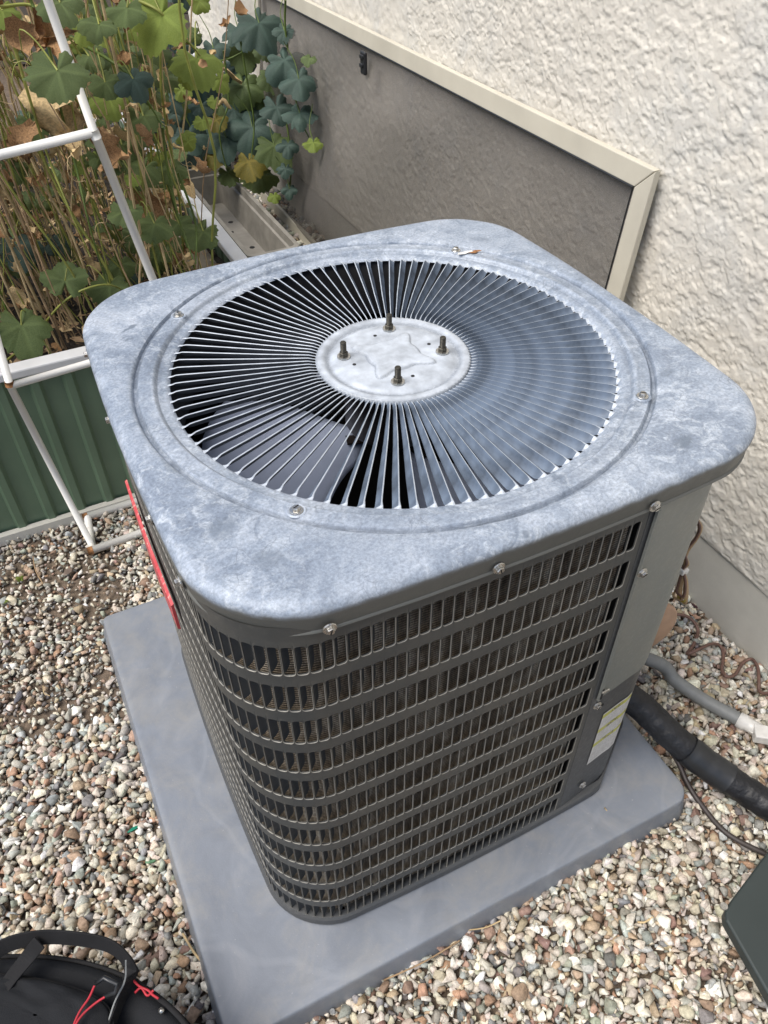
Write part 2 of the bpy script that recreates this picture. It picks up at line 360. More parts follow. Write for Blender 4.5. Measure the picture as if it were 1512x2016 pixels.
def stucco_patch(name, y0, y1, z0, z1, st):
    ys_ = np.arange(y0, y1 + st * .5, st); zs_ = np.arange(z0, z1 + st * .5, st); Y, Z = np.meshgrid(ys_, zs_, indexing='ij')
    wy = fbm(Y, Z, .02, 5, 3) - .5; wz = fbm(Y, Z, .02, 15, 3) - .5; Yw = Y + wy * .016; Zw = Z + wz * .016
    n1 = fbm(Yw * .8, Zw, .019, 21, 4, .62); n2 = fbm(Yw, Zw * .85, .0105, 41, 3, .6)
    ss = lambda a, b, x: (lambda t: t * t * (3 - 2 * t))(np.clip((x - a) / (b - a), 0, 1))
    dens = fbm(Y, Z, .16, 61, 2)                      # some areas trowelled flatter than others
    h = .0017 * ss(.47, .51, n1 + (dens - .5) * .12) + .0013 * ss(.50, .545, n2) * (.35 + .9 * dens) + .0012 * fbm(Y, Z, .05, 81, 3) + .0007 * fbm(Y, Z, .0055, 91, 2)
    ed = np.clip((Z - z0) / .006, 0, 1) if z0 < .2 else 1
    X = .7765 - h * ed - (.0 if z0 < .2 else 0); n0, n1_ = len(ys_), len(zs_)
    co = np.stack([X, Y, Z], -1).reshape(-1, 3).astype(np.float32)
    a = (np.arange(n0 - 1)[:, None] * n1_ + np.arange(n1_ - 1)[None]).ravel(); q = np.stack([a, a + 1, a + n1_ + 1, a + n1_], 1).astype(np.int32)
    me = bpy.data.meshes.new(name); me.vertices.add(len(co)); me.loops.add(q.size); me.polygons.add(len(q)); me.vertices.foreach_set('co', co.ravel()); me.loops.foreach_set('vertex_index', q.ravel())
    me.polygons.foreach_set('loop_start', np.arange(0, q.size, 4, dtype=np.int32)); me.polygons.foreach_set('loop_total', np.full(len(q), 4, np.int32)); me.update(calc_edges=True)
    return link(name, me, house, M_stucco, True)
stucco_patch('stucco_coat', -.75, 1.45, .1325, 1.42, .0028)
stucco_patch('stucco_coat', 1.45, 3.95, .1325, 1.42, .0055)
mb = MB(); mb.box((1.19, .475, .03), (.82, 6.82, .20)); mb.build('foundation', M_found, house)

# far ends of the side yard
mb = empty('boundary_wall', 'tan block wall closing the far end of the yard behind the plants', 'wall')
o = MB().box((-.8, 5.9, .85), (5.2, .16, 1.8)).build('block_core', simple('tan_block', (.20, .17, .135), .9, 0, .2, 12, .5, 90, .002), mb)
bk = MB().box((0, 0, 0), (.39, .02, .19)).mesh('block'); bk.materials.append(simple('block_face', (.25, .21, .165), .9, 0, .2, 12, .6, 90, .003))
for r in range(9):
    for k in range(13):
        x = -3.2 + k * .4 + (.2 if r % 2 else 0)
        if x < 1.6:
            q = bpy.data.objects.new('block', bk); C.objects.link(q); q.parent = mb; q.location = (x, 5.812, .05 + r * .2)

# ------------------------------------------------------------------ gravel
def ico():
    bm = bmesh.new(); bmesh.ops.create_icosphere(bm, subdivisions=1, radius=1); v = np.array([p.co[:] for p in bm.verts]); f = np.array([[q.index for q in p.verts] for p in bm.faces]); bm.free(); return v, f
def stone_variants(n, sub=2):
    out = []
    bm = bmesh.new(); bmesh.ops.create_icosphere(bm, subdivisions=sub, radius=1); bm.verts.ensure_lookup_table()
    base = np.array([p.co[:] for p in bm.verts]); f = np.array([[q.index for q in p.verts] for p in bm.faces]); bm.free()
    for k in range(n):
        v = base.copy()
        for _ in range(6):                       # chop with random planes: angular crushed rock
            d = nrs.normal(size=3); d /= np.linalg.norm(d); h = nrs.uniform(.28, .68)
            ex = np.maximum(v @ d - h, 0); v -= np.outer(ex, d)
        v *= np.array([1, nrs.uniform(.5, .9), nrs.uniform(.4, .7)])
        out.append(v)
    return out, f
SV, SF = stone_variants(32, 2)
LV, LF = stone_variants(16, 1)
LV = [v * 1.12 for v in LV]
PAL = (lambda P_: P_ * .82 + P_.mean(1, keepdims=True) * .18 * np.array([1.03, 1.0, .93]))(np.array([(.56, .52, .44), (.42, .39, .33), (.64, .61, .55), (.33, .31, .27), (.48, .43, .33), (.31, .33, .30), (.22, .23, .23), (.30, .20, .14), (.36, .25, .17),
                (.24, .15, .12), (.40, .31, .20), (.34, .37, .36), (.46, .39, .33), (.30, .32, .25), (.16, .15, .15), (.36, .21, .13)]))
PW = np.array([18, 16, 9, 9, 13, 6, 5, 5, 5, 3, 6, 4, 5, 2, 3, 3.]); PW /= PW.sum()
def hull_variants(n):
    out = []
    for k in range(n):
        bm = bmesh.new(); el = (1, nrs.uniform(.55, .9), nrs.uniform(.4, .7))
        for _ in range(nrs.randint(9, 15)):
            d = nrs.normal(size=3); d /= np.linalg.norm(d); d = np.sign(d) * np.abs(d) ** .8; d *= nrs.uniform(.82, 1.0) / max(.9, np.abs(d).max()); bm.verts.new(d * el)
        bmesh.ops.convex_hull(bm, input=bm.verts[:]); bmesh.ops.delete(bm, geom=[v for v in bm.verts if not v.link_faces], context='VERTS')
        bmesh.ops.triangulate(bm, faces=bm.faces[:]); k % 3 or bmesh.ops.bevel(bm, geom=bm.edges[:], offset=.055, segments=1, affect='EDGES', clamp_overlap=True); bmesh.ops.triangulate(bm, faces=bm.faces[:])
        bm.verts.index_update(); out.append((np.array([v.co[:] for v in bm.verts]), np.array([[q.index for q in f.verts] for f in bm.faces]))); bm.free()
    return out
def stones(pos, size, name, vs):
    n = len(pos); var = nrs.randint(0, len(vs), n); cols = PAL[nrs.choice(len(PAL), n, p=PW)] * nrs.uniform(.85, 1.5, (n, 1)) * nrs.uniform(.96, 1.04, (n, 3))
    q = nrs.normal(size=(n, 4)); q[:, 1:3] *= .45; q /= np.linalg.norm(q, axis=1)[:, None]; yaw = nrs.uniform(0, 2 * np.pi, n); cy, sy = np.cos(yaw), np.sin(yaw); w_, x, y, z = q.T
    Rm = np.stack([1 - 2 * (y * y + z * z), 2 * (x * y - z * w_), 2 * (x * z + y * w_), 2 * (x * y + z * w_), 1 - 2 * (x * x + z * z), 2 * (y * z - x * w_), 2 * (x * z - y * w_), 2 * (y * z + x * w_), 1 - 2 * (x * x + y * y)], 1).reshape(n, 3, 3)
    AV, AF, AC, base = [], [], [], 0
    for k, (v, f) in enumerate(vs):
        m_ = var == k; nk = int(m_.sum())
        if not nk: continue
        V = np.einsum('nij,nkj->nki', Rm[m_], v[None] * size[m_][:, None, None]); c_, s_ = cy[m_][:, None], sy[m_][:, None]; V2 = V.copy(); V2[..., 0] = V[..., 0] * c_ - V[..., 1] * s_; V2[..., 1] = V[..., 0] * s_ + V[..., 1] * c_
        V2 += pos[m_][:, None, :]; AV.append(V2.reshape(-1, 3)); AF.append((f[None] + (np.arange(nk) * len(v))[:, None, None]).reshape(-1, 3) + base); AC.append(np.repeat(cols[m_], len(v), 0)); base += nk * len(v)
    V = np.concatenate(AV); F = np.concatenate(AF); Cc = np.concatenate(AC); me = bpy.data.meshes.new(name); me.vertices.add(len(V)); me.loops.add(F.size); me.polygons.add(len(F))
    me.vertices.foreach_set('co', V.astype(np.float32).ravel()); me.loops.foreach_set('vertex_index', F.astype(np.int32).ravel()); me.polygons.foreach_set('loop_start', np.arange(0, F.size, 3, dtype=np.int32)); me.polygons.foreach_set('loop_total', np.full(len(F), 3, np.int32)); me.update(calc_edges=True)
    ca = me.color_attributes.new('tint', 'FLOAT_COLOR', 'POINT'); ca.data.foreach_set('color', np.c_[np.clip(Cc, 0, .8), np.ones(len(Cc))].astype(np.float32).ravel())
    return me
HV = hull_variants(30) + [(v, SF) for v in SV[:6]]
def mk_stone():
    m = NT('gravel_stone'); a = m.n('ShaderNodeAttribute', attribute_name='tint').outputs['Color']
    f = m.noise(170, 6, .7); g = m.noise(600, 3)
    c = m.mix(1, a, m.ramp(f, [(.3, .6), (.5, 1.0), (.72, 1.35)]), 'MULTIPLY'); c = m.mix(m.ramp(m.noise(90, 4), [(.58, 0), (.7, .35)]), c, (.30, .22, .15))
    m.set(c, .9); m.b.inputs['Specular IOR Level'].default_value = .15; m.bump(g, .4, .0008, m.bump(f, .6, .002)); return m.mat
M_stone = mk_stone()
def ok_xy(x, y):
    pad = (x > -.515) & (x < .40) & (y > -.462) & (y < .478)
    bed = (x < .14) & (y > .90)
    return ~pad & ~bed & (x < .772)
def field(x0, x1, y0, y1, sp, jit=.5):
    gx, gy = np.meshgrid(np.arange(x0, x1, sp), np.arange(y0, y1, sp * .87)); gx = gx + (np.arange(gx.shape[0]) % 2)[:, None] * sp / 2
    x = gx.ravel() + nrs.uniform(-jit, jit, gx.size) * sp; y = gy.ravel() + nrs.uniform(-jit, jit, gx.size) * sp
    k = ok_xy(x, y); return x[k], y[k]
def nz2(x, y, s, o=0): return np.array([mnoise.noise(Vector((a * s + o, b * s, 1.7))) for a, b in zip(x, y)])
parts = []
for (x0, x1, y0, y1, sp, dens) in ((-1.15, .775, -1.1, .905, .0140, 1), (.41, .775, .48, 1.2, .0150, 1), (-2.0, -1.15, -1.6, 1.0, .022, 1), (-1.15, 1.0, -1.7, -1.1, .020, 1), (.15, .775, 1.2, 5.0, .026, 1)):
    for layer in (0, 1, 2):
        x, y = field(x0, x1, y0, y1, sp * (.88, 1.0, 1.35)[layer]); n = len(x)
        bare = nz2(x, y, 3.2) + .35 * nz2(x, y, 11, 5)
        thr = np.where((x < -.45) & (y > .25), .05 + .5 * (y - .25), -1.2)      # bare soil shows by the bed
        keep = (nrs.uniform(size=n) > np.clip((thr + bare * .9) * (.5, 1.2, 1.5)[layer], 0, .8))
        # grains are finer in the thin, scuffed part near the bed
        x, y = x[keep], y[keep]; n = len(x)
        cpx = CAMM.transposed(); dd = (np.stack([x, y, np.full(n, GZ)], 1) - np.array(CAMP)) @ np.array(CAMM); uu = 756 + FPX * dd[:, 0] / -dd[:, 2]; vv_ = 1008 - FPX * dd[:, 1] / -dd[:, 2]
        kk = (dd[:, 2] < 0) & (uu > -200) & (uu < 1712) & (vv_ < 2216) & (vv_ > -150); x, y = x[kk], y[kk]; n = len(x)
        if not n: continue
        size = sp * (.62, .60, .70)[layer] * np.exp(nrs.normal(0, .33, n)) * np.where((x < -.4) & (y > .3), .8, 1.05); size = np.clip(size, .0035, sp * 1.15)
        z = GZ - .009 + size * .35 + (0, .006, .0095)[layer] + nrs.uniform(-.001, .0022, n) + .006 * nz2(x, y, 2.5, 9)
        parts.append((np.stack([x, y, z], 1), size, layer if x0 > -1.9 and y0 > -1.6 and sp < .02 else 0))
low_ = [p for p in parts if p[2] == 0]; parts = [p for p in parts if p[2]]
pos = np.concatenate([p[0] for p in parts]); size = np.concatenate([p[1] for p in parts])
# a few larger chips
x, y = field(-1.1, .76, -1.05, .88, .05); k = nrs.uniform(size=len(x)) < .42; x, y = x[k], y[k]
pos = np.concatenate([pos, np.stack([x, y, np.full(len(x), GZ + .0025)], 1)]); size = np.concatenate([size, nrs.uniform(.009, .0145, len(x))])
lp0 = np.concatenate([p[0] for p in low_]); ls0 = np.concatenate([p[1] for p in low_])
g0 = link('gravel', stones(lp0, ls0, 'gravel_bed', [(v, LF) for v in LV]), None, M_stone)
g = link('gravel', stones(pos, size, 'gravel', HV), None, M_stone)
tag(g0, 'lower bed and far reaches of the mixed crushed gravel', 'gravel', kind='stuff'); tag(g, 'mixed tan, grey and rust coloured crushed gravel covering the ground round the pad', 'gravel', kind='stuff')

def one_stone(u, v, L, col, name, label, cat, flat=.6, rz=0, z=None, k=3):
    P = at(u, v, 2, GZ + (.008 if z is None else z)); vv = SV[k].copy(); mb = MB(); mb.add(vv * np.array([L, L * flat, L * .5]), SF)
    m = NT(name + '_mat'); f = m.noise(120, 5, .6); m.set(m.ramp(f, [(.3, [c * .7 for c in col]), (.7, [min(1, c * 1.3) for c in col])]), .6); m.bump(f, .4, .001)
    o = mb.build(name, m.mat, None, False, P); o.rotation_euler = (0, 0, rz); tag(o, label, cat); return o
one_stone(262, 1632, .017, (.01, .24, .15), 'green_stone', 'bright emerald green stone chip lying in the gravel left of the pad', 'stone', .35, R(-2), k=5)
one_stone(293, 1697, .013, (.10, .22, .12), 'green_stone', 'dull pale green stone chip just below the bright emerald one, left of the pad', 'stone', .55, R(-10), k=8)
one_stone(138, 1123, .020, (.13, .095, .075), 'brown_stone', 'flat round brown stone in the bare patch in front of the white rack foot', 'stone', .85, R(40), k=2)
one_stone(33, 1378, .024, (.14, .14, .16), 'slate_stone', 'large dark slate-coloured pointed stone at the left edge of the gravel', 'stone', .75, R(60), k=11)
one_stone(205, 1199, .020, (.06, .055, .05), 'dark_stone', 'elongated blackish stone lying against the back left corner of the pad', 'stone', .4, R(5), k=6)
one_stone(1369, 1193, .013, (.05, .012, .018), 'maroon_stone', 'dark maroon stone at the foot of the painted foundation', 'stone', .6, R(100), k=9)
one_stone(1345, 1303, .014, (.62, .61, .60), 'white_stone', 'clean white stone beside the upper part of the grey conduit', 'stone', .6, R(-20), k=4)

# dry twigs and fallen leaves on the gravel
for i, (a, b, r) in enumerate((((755, 1930), (905, 1852), .0015), ((915, 1832), (985, 1813), .0013), ((1190, 1590), (1222, 1638), .0012), ((65, 1095), (85, 1150), .0014), ((360, 1838), (432, 1925), .0022), ((98, 1370), (85, 1350), .001), ((90, 1760), (135, 1700), .0008), ((1255, 1815), (1285, 1806), .0018))):
    A = at(*a, 2, GZ + .012 if i != 2 else .004); B = at(*b, 2, GZ + .013); mid = (A + B) / 2 + Vector((rnd.uniform(-.006, .006), rnd.uniform(-.006, .006), .002))
    o = MB().tube(spline([A, mid, B], 5), [r] * 11, 5).build('dry_twig', M_stT if i % 3 else M_stB, None, True)
    tag(o, ['long straw-coloured twig lying along the front edge of the pad', 'short straw twig close to the front edge of the pad', 'thin brown twig leaning on the right end of the pad front edge', 'thin tan twig on bare gravel below the white rack foot',
            'brown twig beside the left pad edge above the black bag', 'tiny curled twig at the left of the gravel', 'hair-thin dry stem lying among gravel above the bag', 'small pale stick in the gravel right of the pad'][i], 'twig', 'dry twigs lying on the gravel')

# ------------------------------------------------------------------ raised beds
def bed(name, label, x0, x1, y0, y1, zt, mat, capm, seed):
    b = empty(name, label, 'raised bed', loc=((x0 + x1) / 2, y0, GZ)); off = Vector(((x0 + x1) / 2, y0, GZ))
    def corr(A, B):
        A, B = Vector(A), Vector(B); L = (B - A).length; t = (B - A).normalized(); nrm = Vector((t.y, -t.x, 0)); P = []
        per = .076; k = 0; s = 0; prof = [(0, 0), (.026, 0), (.034, .012), (.050, .012), (.058, .001)]
        while s < L:
            for ds, h in prof:
                q = s + ds
                if q <= L: P.append([A + t * q + nrm * h + Vector((0, 0, z)) - off for z in (GZ, (zt + GZ) / 2, zt - .01)])
            s += per
        mb = MB(); mb.grid(P); return mb.build('corrugated_panel', mat, b)
    corr((x0, y0, 0), (x1, y0, 0)); corr((x1, y0, 0), (x1, y1, 0))
    for A, B in (((x0, y0), (x1 + .012, y0)), ((x1, y0 + .022), (x1, y1))):
        c = Vector(((A[0] + B[0]) / 2, (A[1] + B[1]) / 2, zt)) - off
        d = (abs(A[0] - B[0]) or .042, abs(A[1] - B[1]) or .042, .022)
        bevel(MB().box(c, d).build('edge_trim', capm, b), .004)
    mb = MB(); mb.grid([[(x, y, zt - .075 + .02 * mnoise.noise(Vector((x * 6, y * 6, seed))) + .012 * mnoise.noise(Vector((x * 25, y * 25, seed)))) - Vector(off) if False else Vector((x, y, zt - .075 + .02 * mnoise.noise(Vector((x * 6, y * 6, seed))) + .012 * mnoise.noise(Vector((x * 25, y * 25, seed))))) - off
                         for y in np.linspace(y0 + .005, y1, 60)] for x in np.linspace(x0, x1 - .005, 60)])
    mb.build('bed_soil', M_bedsoil, b, True)
    mb = MB(); mb.box(Vector(((x0 + x1) / 2, y0 - .016, GZ + .008)) - off, (x1 - x0, .018, .03)); mb.build('base_rail', M_found, b)
    return b
bed('raised_bed', 'long green corrugated steel raised bed with white trim, overgrown by vines', -2.2, .128, .915, 2.85, .415, M_green, M_cap, 3.)
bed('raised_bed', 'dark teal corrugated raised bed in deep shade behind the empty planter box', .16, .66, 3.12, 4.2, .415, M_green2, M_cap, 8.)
pl = bevel(MB().box((0, 0, 0), (.09, 1.5, .012), M=Matrix.Rotation(R(18), 3, 'Y')).build('tan_board', M_plank), .002); pl.location = (.045, 1.85, .375)
tag(pl, 'weathered tan board lying just inside the right edge of the long green bed', 'board')

# litter on the bed soil
pts = []; sz = []
V = []; F = []
mbl = MB()
for i in range(2600):
    x, y = rnd.uniform(-1.1, .1), rnd.uniform(.95, 2.6); a = rnd.uniform(0, 6.28); l = rnd.uniform(.006, .03); wd = l * rnd.uniform(.12, .5)
    M = Matrix.Rotation(a, 3, 'Z') @ Matrix.Rotation(rnd.uniform(-.7, .7), 3, 'X') @ Matrix.Rotation(rnd.uniform(-.6, .6), 3, 'Y')
    z = .355 + rnd.uniform(-.005, .03); q = [M @ Vector(p) + Vector((x, y, z)) for p in ((-l, 0, 0), (0, -wd, l * .15), (l, 0, 0), (0, wd, l * .15))]
    mbl.add(q, [(0, 1, 2), (0, 2, 3)], rnd.choice((0, 0, 1, 2)))
tag(mbl.build('leaf_litter', [M_stB, M_stT, M_bedsoil]), 'brown leaf litter and chips strewn over the bed soil', 'leaf litter', kind='stuff')

# ------------------------------------------------------------------ empty planter box
pb = empty('planter_box', 'empty long tan-grey plastic planter box with drain holes, between the bed and the mesh screen', 'planter', loc=(.41, 2.24, GZ))
def rr(x, y, r, z, n=5):
    o = []
    for cx, cy, t0 in ((1, 1, 0), (-1, 1, 90), (-1, -1, 180), (1, -1, 270)):
        for k in range(n + 1):
            t = R(t0 + 90 * k / n); o.append((cx * (x - r) + r * math.cos(t), cy * (y - r) + r * math.sin(t), z))
    return o
X_, Y_, Zt = .098, .47, .205
mb = MB(); mb.grid([rr(X_ - .018, Y_ - .03, .02, .005), rr(X_ - .006, Y_ - .012, .025, Zt - .03), rr(X_ + .004, Y_ + .004, .028, Zt - .028), rr(X_ + .004, Y_ + .004, .028, Zt), rr(X_ - .012, Y_ - .012, .022, Zt), rr(X_ - .014, Y_ - .016, .022, Zt - .03), rr(X_ - .022, Y_ - .022, .018, Zt - .034), rr(X_ - .034, Y_ - .045, .016, .055)], False, True)
n0 = len(mb.v) - 24; mb.f.append(tuple(range(n0, n0 + 24))); mb.m.append(0)
autosmooth(fixn(mb.build('box', M_planter, pb)), 40)
for k, (dx, dy) in enumerate(((-.03, -.33), (.02, -.22), (-.03, -.16), (.03, -.08), (-.03, -.02), (.0, .1), (.03, .2), (-.03, .26))):
    MB().lathe([(0, 0), (.011, 0), (.011, -.001)], 10, (dx, dy, .0565)).build('drain_hole', M_black, pb)

# ------------------------------------------------------------------ mesh screen leaning on the wall
scr = empty('window_screen', 'large cream framed sun screen of dark mesh leaning against the stucco wall', 'window screen', loc=(.70, .34, GZ))
def sx(z): return .7545 - (.84 - z) * .085
SY0, SY1, SZT, SZB = .338, 2.72, .838, -.035; FWd = .046
def spnt(y, z, dx=0): return Vector((sx(z) + dx, y, z)) - Vector((.70, .34, GZ))
def bar(poly):   # poly of (y,z) in the plane of the screen, extruded by its thickness
    mb = MB(); n = len(poly); mb.add([spnt(y, z, -.007) for y, z in poly] + [spnt(y, z, .009) for y, z in poly], [tuple(range(n)), tuple(range(2 * n - 1, n - 1, -1))] + [(i, i + n, (i + 1) % n + n, (i + 1) % n) for i in range(n)])
    o = mb.build('frame_bar', M_frame, scr); return bevel(fixn(o), .0022)
g_ = .0008
bar([(SY0 + g_, SZT), (SY1, SZT), (SY1 - FWd, SZT - FWd), (SY0 + FWd, SZT - FWd + g_)])
bar([(SY0, SZT - g_), (SY0 + FWd - g_, SZT - FWd), (SY0 + FWd, SZB + FWd), (SY0, SZB)])
bar([(SY1 + .001, SZT - .001), (SY1 + .001, SZB), (SY1 - FWd, SZB + FWd), (SY1 - FWd, SZT - FWd - .001)])
bar([(SY0 + .001, SZB - .001), (SY0 + FWd, SZB + FWd - .001), (SY1 - FWd, SZB + FWd - .001), (SY1, SZB - .001)])
P = []
for i in range(90):
    row = []
    for j in range(36):
        y = SY0 + FWd - .004 + (SY1 - SY0 - 2 * FWd + .008) * i / 89; z = SZB + FWd - .004 + (SZT - SZB - 2 * FWd + .008) * j / 35
        e = min(1, (y - SY0 - FWd) / .25, (SY1 - FWd - y) / .15, (z - SZB) / .2, (SZT - FWd - z) / .12); e = max(0, e)
        sag = max(0, min(1, (y - .75) / .7))
        d = 1.4 * e * (.006 * mnoise.noise(Vector((y * 3, z * 3, 0))) - sag * (.028 + .03 * mnoise.noise(Vector((y * 2.2 + z * 2.4, z * .8, 4))) + .018 * math.sin(y * 7 + z * 6)))
        row.append(spnt(y, z, .001 + d))
    P.append(row)
MB().grid(P).build('mesh_fabric', M_screen, scr, True)
mb = MB(); mb.tube([spnt(SY0 + FWd + .002, SZB + FWd, -.0075), spnt(SY0 + FWd + .002, SZT - FWd, -.0075), spnt(SY1 - FWd, SZT - FWd + .002, -.0075)], .0024, 6); mb.build('spline_cord', M_blk, scr)
cl = empty('black_latch', 'small black plastic tab latch clipped on the top bar of the mesh screen', 'latch', loc=(0, 0, 0)); c0 = at(716, 124, 0, .722)
cl.location = c0
bevel(MB().box((0, 0, 0), (.012, .034, .066)).build('latch_body', M_blk, cl), .006, 3)
bevel(MB().box((-.008, 0, -.006), (.009, .020, .012)).build('latch_tongue', M_blk, cl), .003)
bevel(MB().box((-.006, 0, .018), (.008, .026, .012)).build('latch_ridge', M_blk, cl), .003)
w0 = at(1253, 455, 0, .758)
mb = MB(); mb.tube(spline([w0 + Vector((.0, .03, -.05)), w0 + Vector((0, -.005, -.03)), w0 + Vector((-.004, -.022, 0)), w0 + Vector((0, -.015, .025)), w0 + Vector((0, .02, .04))]), .0022, 6)
tag(mb.build('black_cable_loop', M_blk, None, True), 'thin black cable loop poking out behind the right bar of the mesh screen', 'cable')
mb = MB(); P = [[w0 + Vector((-.001, .012 + (.026 * t - .026) * 1, 0)) for t in (0, 1)] for k in range(2)]
o = MB().lathe([(0, .002), (.014, .002), (.016, 0), (.014, -.002), (0, -.002)], 20).build('wall_plug', M_disc); o.rotation_euler = (0, R(80), 0); o.location = w0 + Vector((.001, -.0025, .003)); tag(o, 'small tan round plug on the wall half hidden by the right screen bar', 'plug')

# ------------------------------------------------------------------ pad
def rpoly(x0, x1, y0, y1, rs, z, ins=0, n=8):
    o = []
    for (cx, cy, t0), r in zip(((x1, y1, 0), (x0, y1, 90), (x0, y0, 180), (x1, y0, 270)), rs):
        sxn = -1 if cx == x1 else 1; syn = -1 if cy == y1 else 1
        for k in range(n + 1):
            t = R(t0 + 90 * k / n); o.append((cx + sxn * max(r, ins) + (max(r, ins) - ins) * math.cos(t), cy + syn * max(r, ins) + (max(r, ins) - ins) * math.sin(t), z))
    return o
pad = empty('equipment_pad', 'bluish grey plastic equipment pad under the metal unit, set in gravel', 'pad', loc=(-.055, 0, GZ))
prs = (.03, .014, .014, .035)
mb = MB(); lv = [(-.012, -.028), (-.0095, -.0475), (-.001, -.007), (.0005, -.0035), (.003, -.001), (.008, 0)]
mb.grid([[Vector(p) - Vector((-.055, 0, GZ)) for p in rpoly(-.5124, .402, -.4612, .4782, prs, z, i)] for i, z in ((-.011, -.062), (-.0095, -.05), (-.001, -.010), (.0004, -.0030), (.0018, -.0008), (.004, 0), (.0135, .0001))], False, True)
n0 = len(mb.v) - 36; mb.f.append(tuple(range(n0, n0 + 36))); mb.m.append(0)
o = mb.build('pad_slab', M_pad, pad); fixn(o); autosmooth(o, 50)

# ------------------------------------------------------------------ the condenser
Hh = .8234
ac = empty('air_conditioner', 'weathered grey outdoor air conditioning condenser with round fan grille and louvered sides', 'air conditioner', loc=(0, 0, 0))
def outline(a, r, s, ins=0, n=400):
    P = []
    for cx, cy, t0 in ((1, 1, 0), (-1, 1, 90), (-1, -1, 180), (1, -1, 270)):
        for k in range(41):
            t = R(t0 + 90 * k / 40); P.append((cx * (a - r) + r * math.cos(t), cy * (a - r) + r * math.sin(t)))
    P.append(P[0]); Q = []
    for A, B in zip(P[:-1], P[1:]):
        d = math.hypot(A[0] - B[0], A[1] - B[1]); m = max(1, int(d / .006))
        for k in range(m): Q.append((A[0] + (B[0] - A[0]) * k / m, A[1] + (B[1] - A[1]) * k / m))
    Q = np.array(Q); x, y = Q[:, 0].copy(), Q[:, 1].copy()
    Q[:, 0] += s * x / a * (1 - (y / a) ** 2); Q[:, 1] += s * y / a * (1 - (x / a) ** 2)
    t = np.roll(Q, -1, 0) - np.roll(Q, 1, 0); t /= np.linalg.norm(t, axis=1)[:, None]; nrm = np.stack([t[:, 1], -t[:, 0]], 1)
    return Q - nrm * ins
def rad(Q):
    th = np.arctan2(Q[:, 1], Q[:, 0]); r = np.hypot(Q[:, 0], Q[:, 1]); k = np.argsort(th); th, r = th[k], r[k]
    th = np.concatenate([th - 2 * np.pi, th, th + 2 * np.pi]); r = np.tile(r, 3); return lambda a: float(np.interp(a, th, r))
NT_ = 480; LA, LR, LS = .370, .113, .0177
FR, FD = .019, .013
rows = []
TH = [-math.pi + 2 * math.pi * i / NT_ for i in range(NT_)]
for r, z in ((.3075, -.012), (.310, -.0092), (.314, -.0075), (.3235, -.0068), (.3258, -.0045), (.3275, -.0020), (.3300, -.0008), (.3330, -.0014), (.3470, -.0014), (.3492, -.0040), (.3512, -.0068), (.3542, -.0068), (.3565, -.0020)):
    rows.append([(r * math.cos(t), r * math.sin(t), z) for t in TH])
f0 = rad(outline(LA, LR, LS, FR))
for q, z in ((.06, -.0006), (.3, 0), (.65, 0), (.97, 0)):
    rows.append([((.3570 + (f0(t) - .3570) * q) * math.cos(t), (.3570 + (f0(t) - .3570) * q) * math.sin(t), z) for t in TH])
for k in range(0, 7):
    a = R(90 * k / 6); f = rad(outline(LA, LR, LS, FR * (1 - math.sin(a)))); z = -FD * (1 - math.cos(a))
    rows.append([(f(t) * math.cos(t), f(t) * math.sin(t), z) for t in TH])
for ins, z in ((.0008, -.0180), (.0026, -.0300), (.0044, -.0400), (.0028, -.0415), (.0024, -.0430), (.0038, -.0445), (.007, -.0435)):
    f = rad(outline(LA, LR, LS, ins)); rows.append([(f(t) * math.cos(t), f(t) * math.sin(t), z) for t in TH])
def dent(p):
    x, y, z = p; return (x, y, Hh + z + .0011 * mnoise.noise(Vector((x * 7, y * 7, 2))) + .0003 * mnoise.noise(Vector((x * 40, y * 40, 5))))
rows = [[dent(p) for p in r] for r in rows]
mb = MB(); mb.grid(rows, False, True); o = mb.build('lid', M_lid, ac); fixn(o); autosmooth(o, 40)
def lid_groove_tone(c):
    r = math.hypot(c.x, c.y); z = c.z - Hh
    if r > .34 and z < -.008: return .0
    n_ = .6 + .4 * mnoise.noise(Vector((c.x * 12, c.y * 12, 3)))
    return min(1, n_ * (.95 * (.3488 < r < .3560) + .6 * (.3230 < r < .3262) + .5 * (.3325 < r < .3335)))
set_groove_tone(o, lid_groove_tone)
# shade of the vertical skirt put into the lid colour, darker below the fillet
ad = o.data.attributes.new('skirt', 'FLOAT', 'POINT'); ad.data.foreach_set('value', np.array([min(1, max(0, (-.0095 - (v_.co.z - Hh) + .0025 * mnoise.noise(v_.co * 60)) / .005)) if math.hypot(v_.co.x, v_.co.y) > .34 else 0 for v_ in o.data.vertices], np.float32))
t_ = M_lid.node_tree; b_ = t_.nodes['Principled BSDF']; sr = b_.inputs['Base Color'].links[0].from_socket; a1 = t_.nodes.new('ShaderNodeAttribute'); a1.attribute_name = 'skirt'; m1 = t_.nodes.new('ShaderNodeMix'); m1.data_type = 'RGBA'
t_.links.new(a1.outputs['Fac'], m1.inputs[0]); t_.links.new(sr, m1.inputs[6]); m1.inputs[7].default_value = (.125, .128, .118, 1); t_.links.new(m1.outputs[2], b_.inputs['Base Color'])

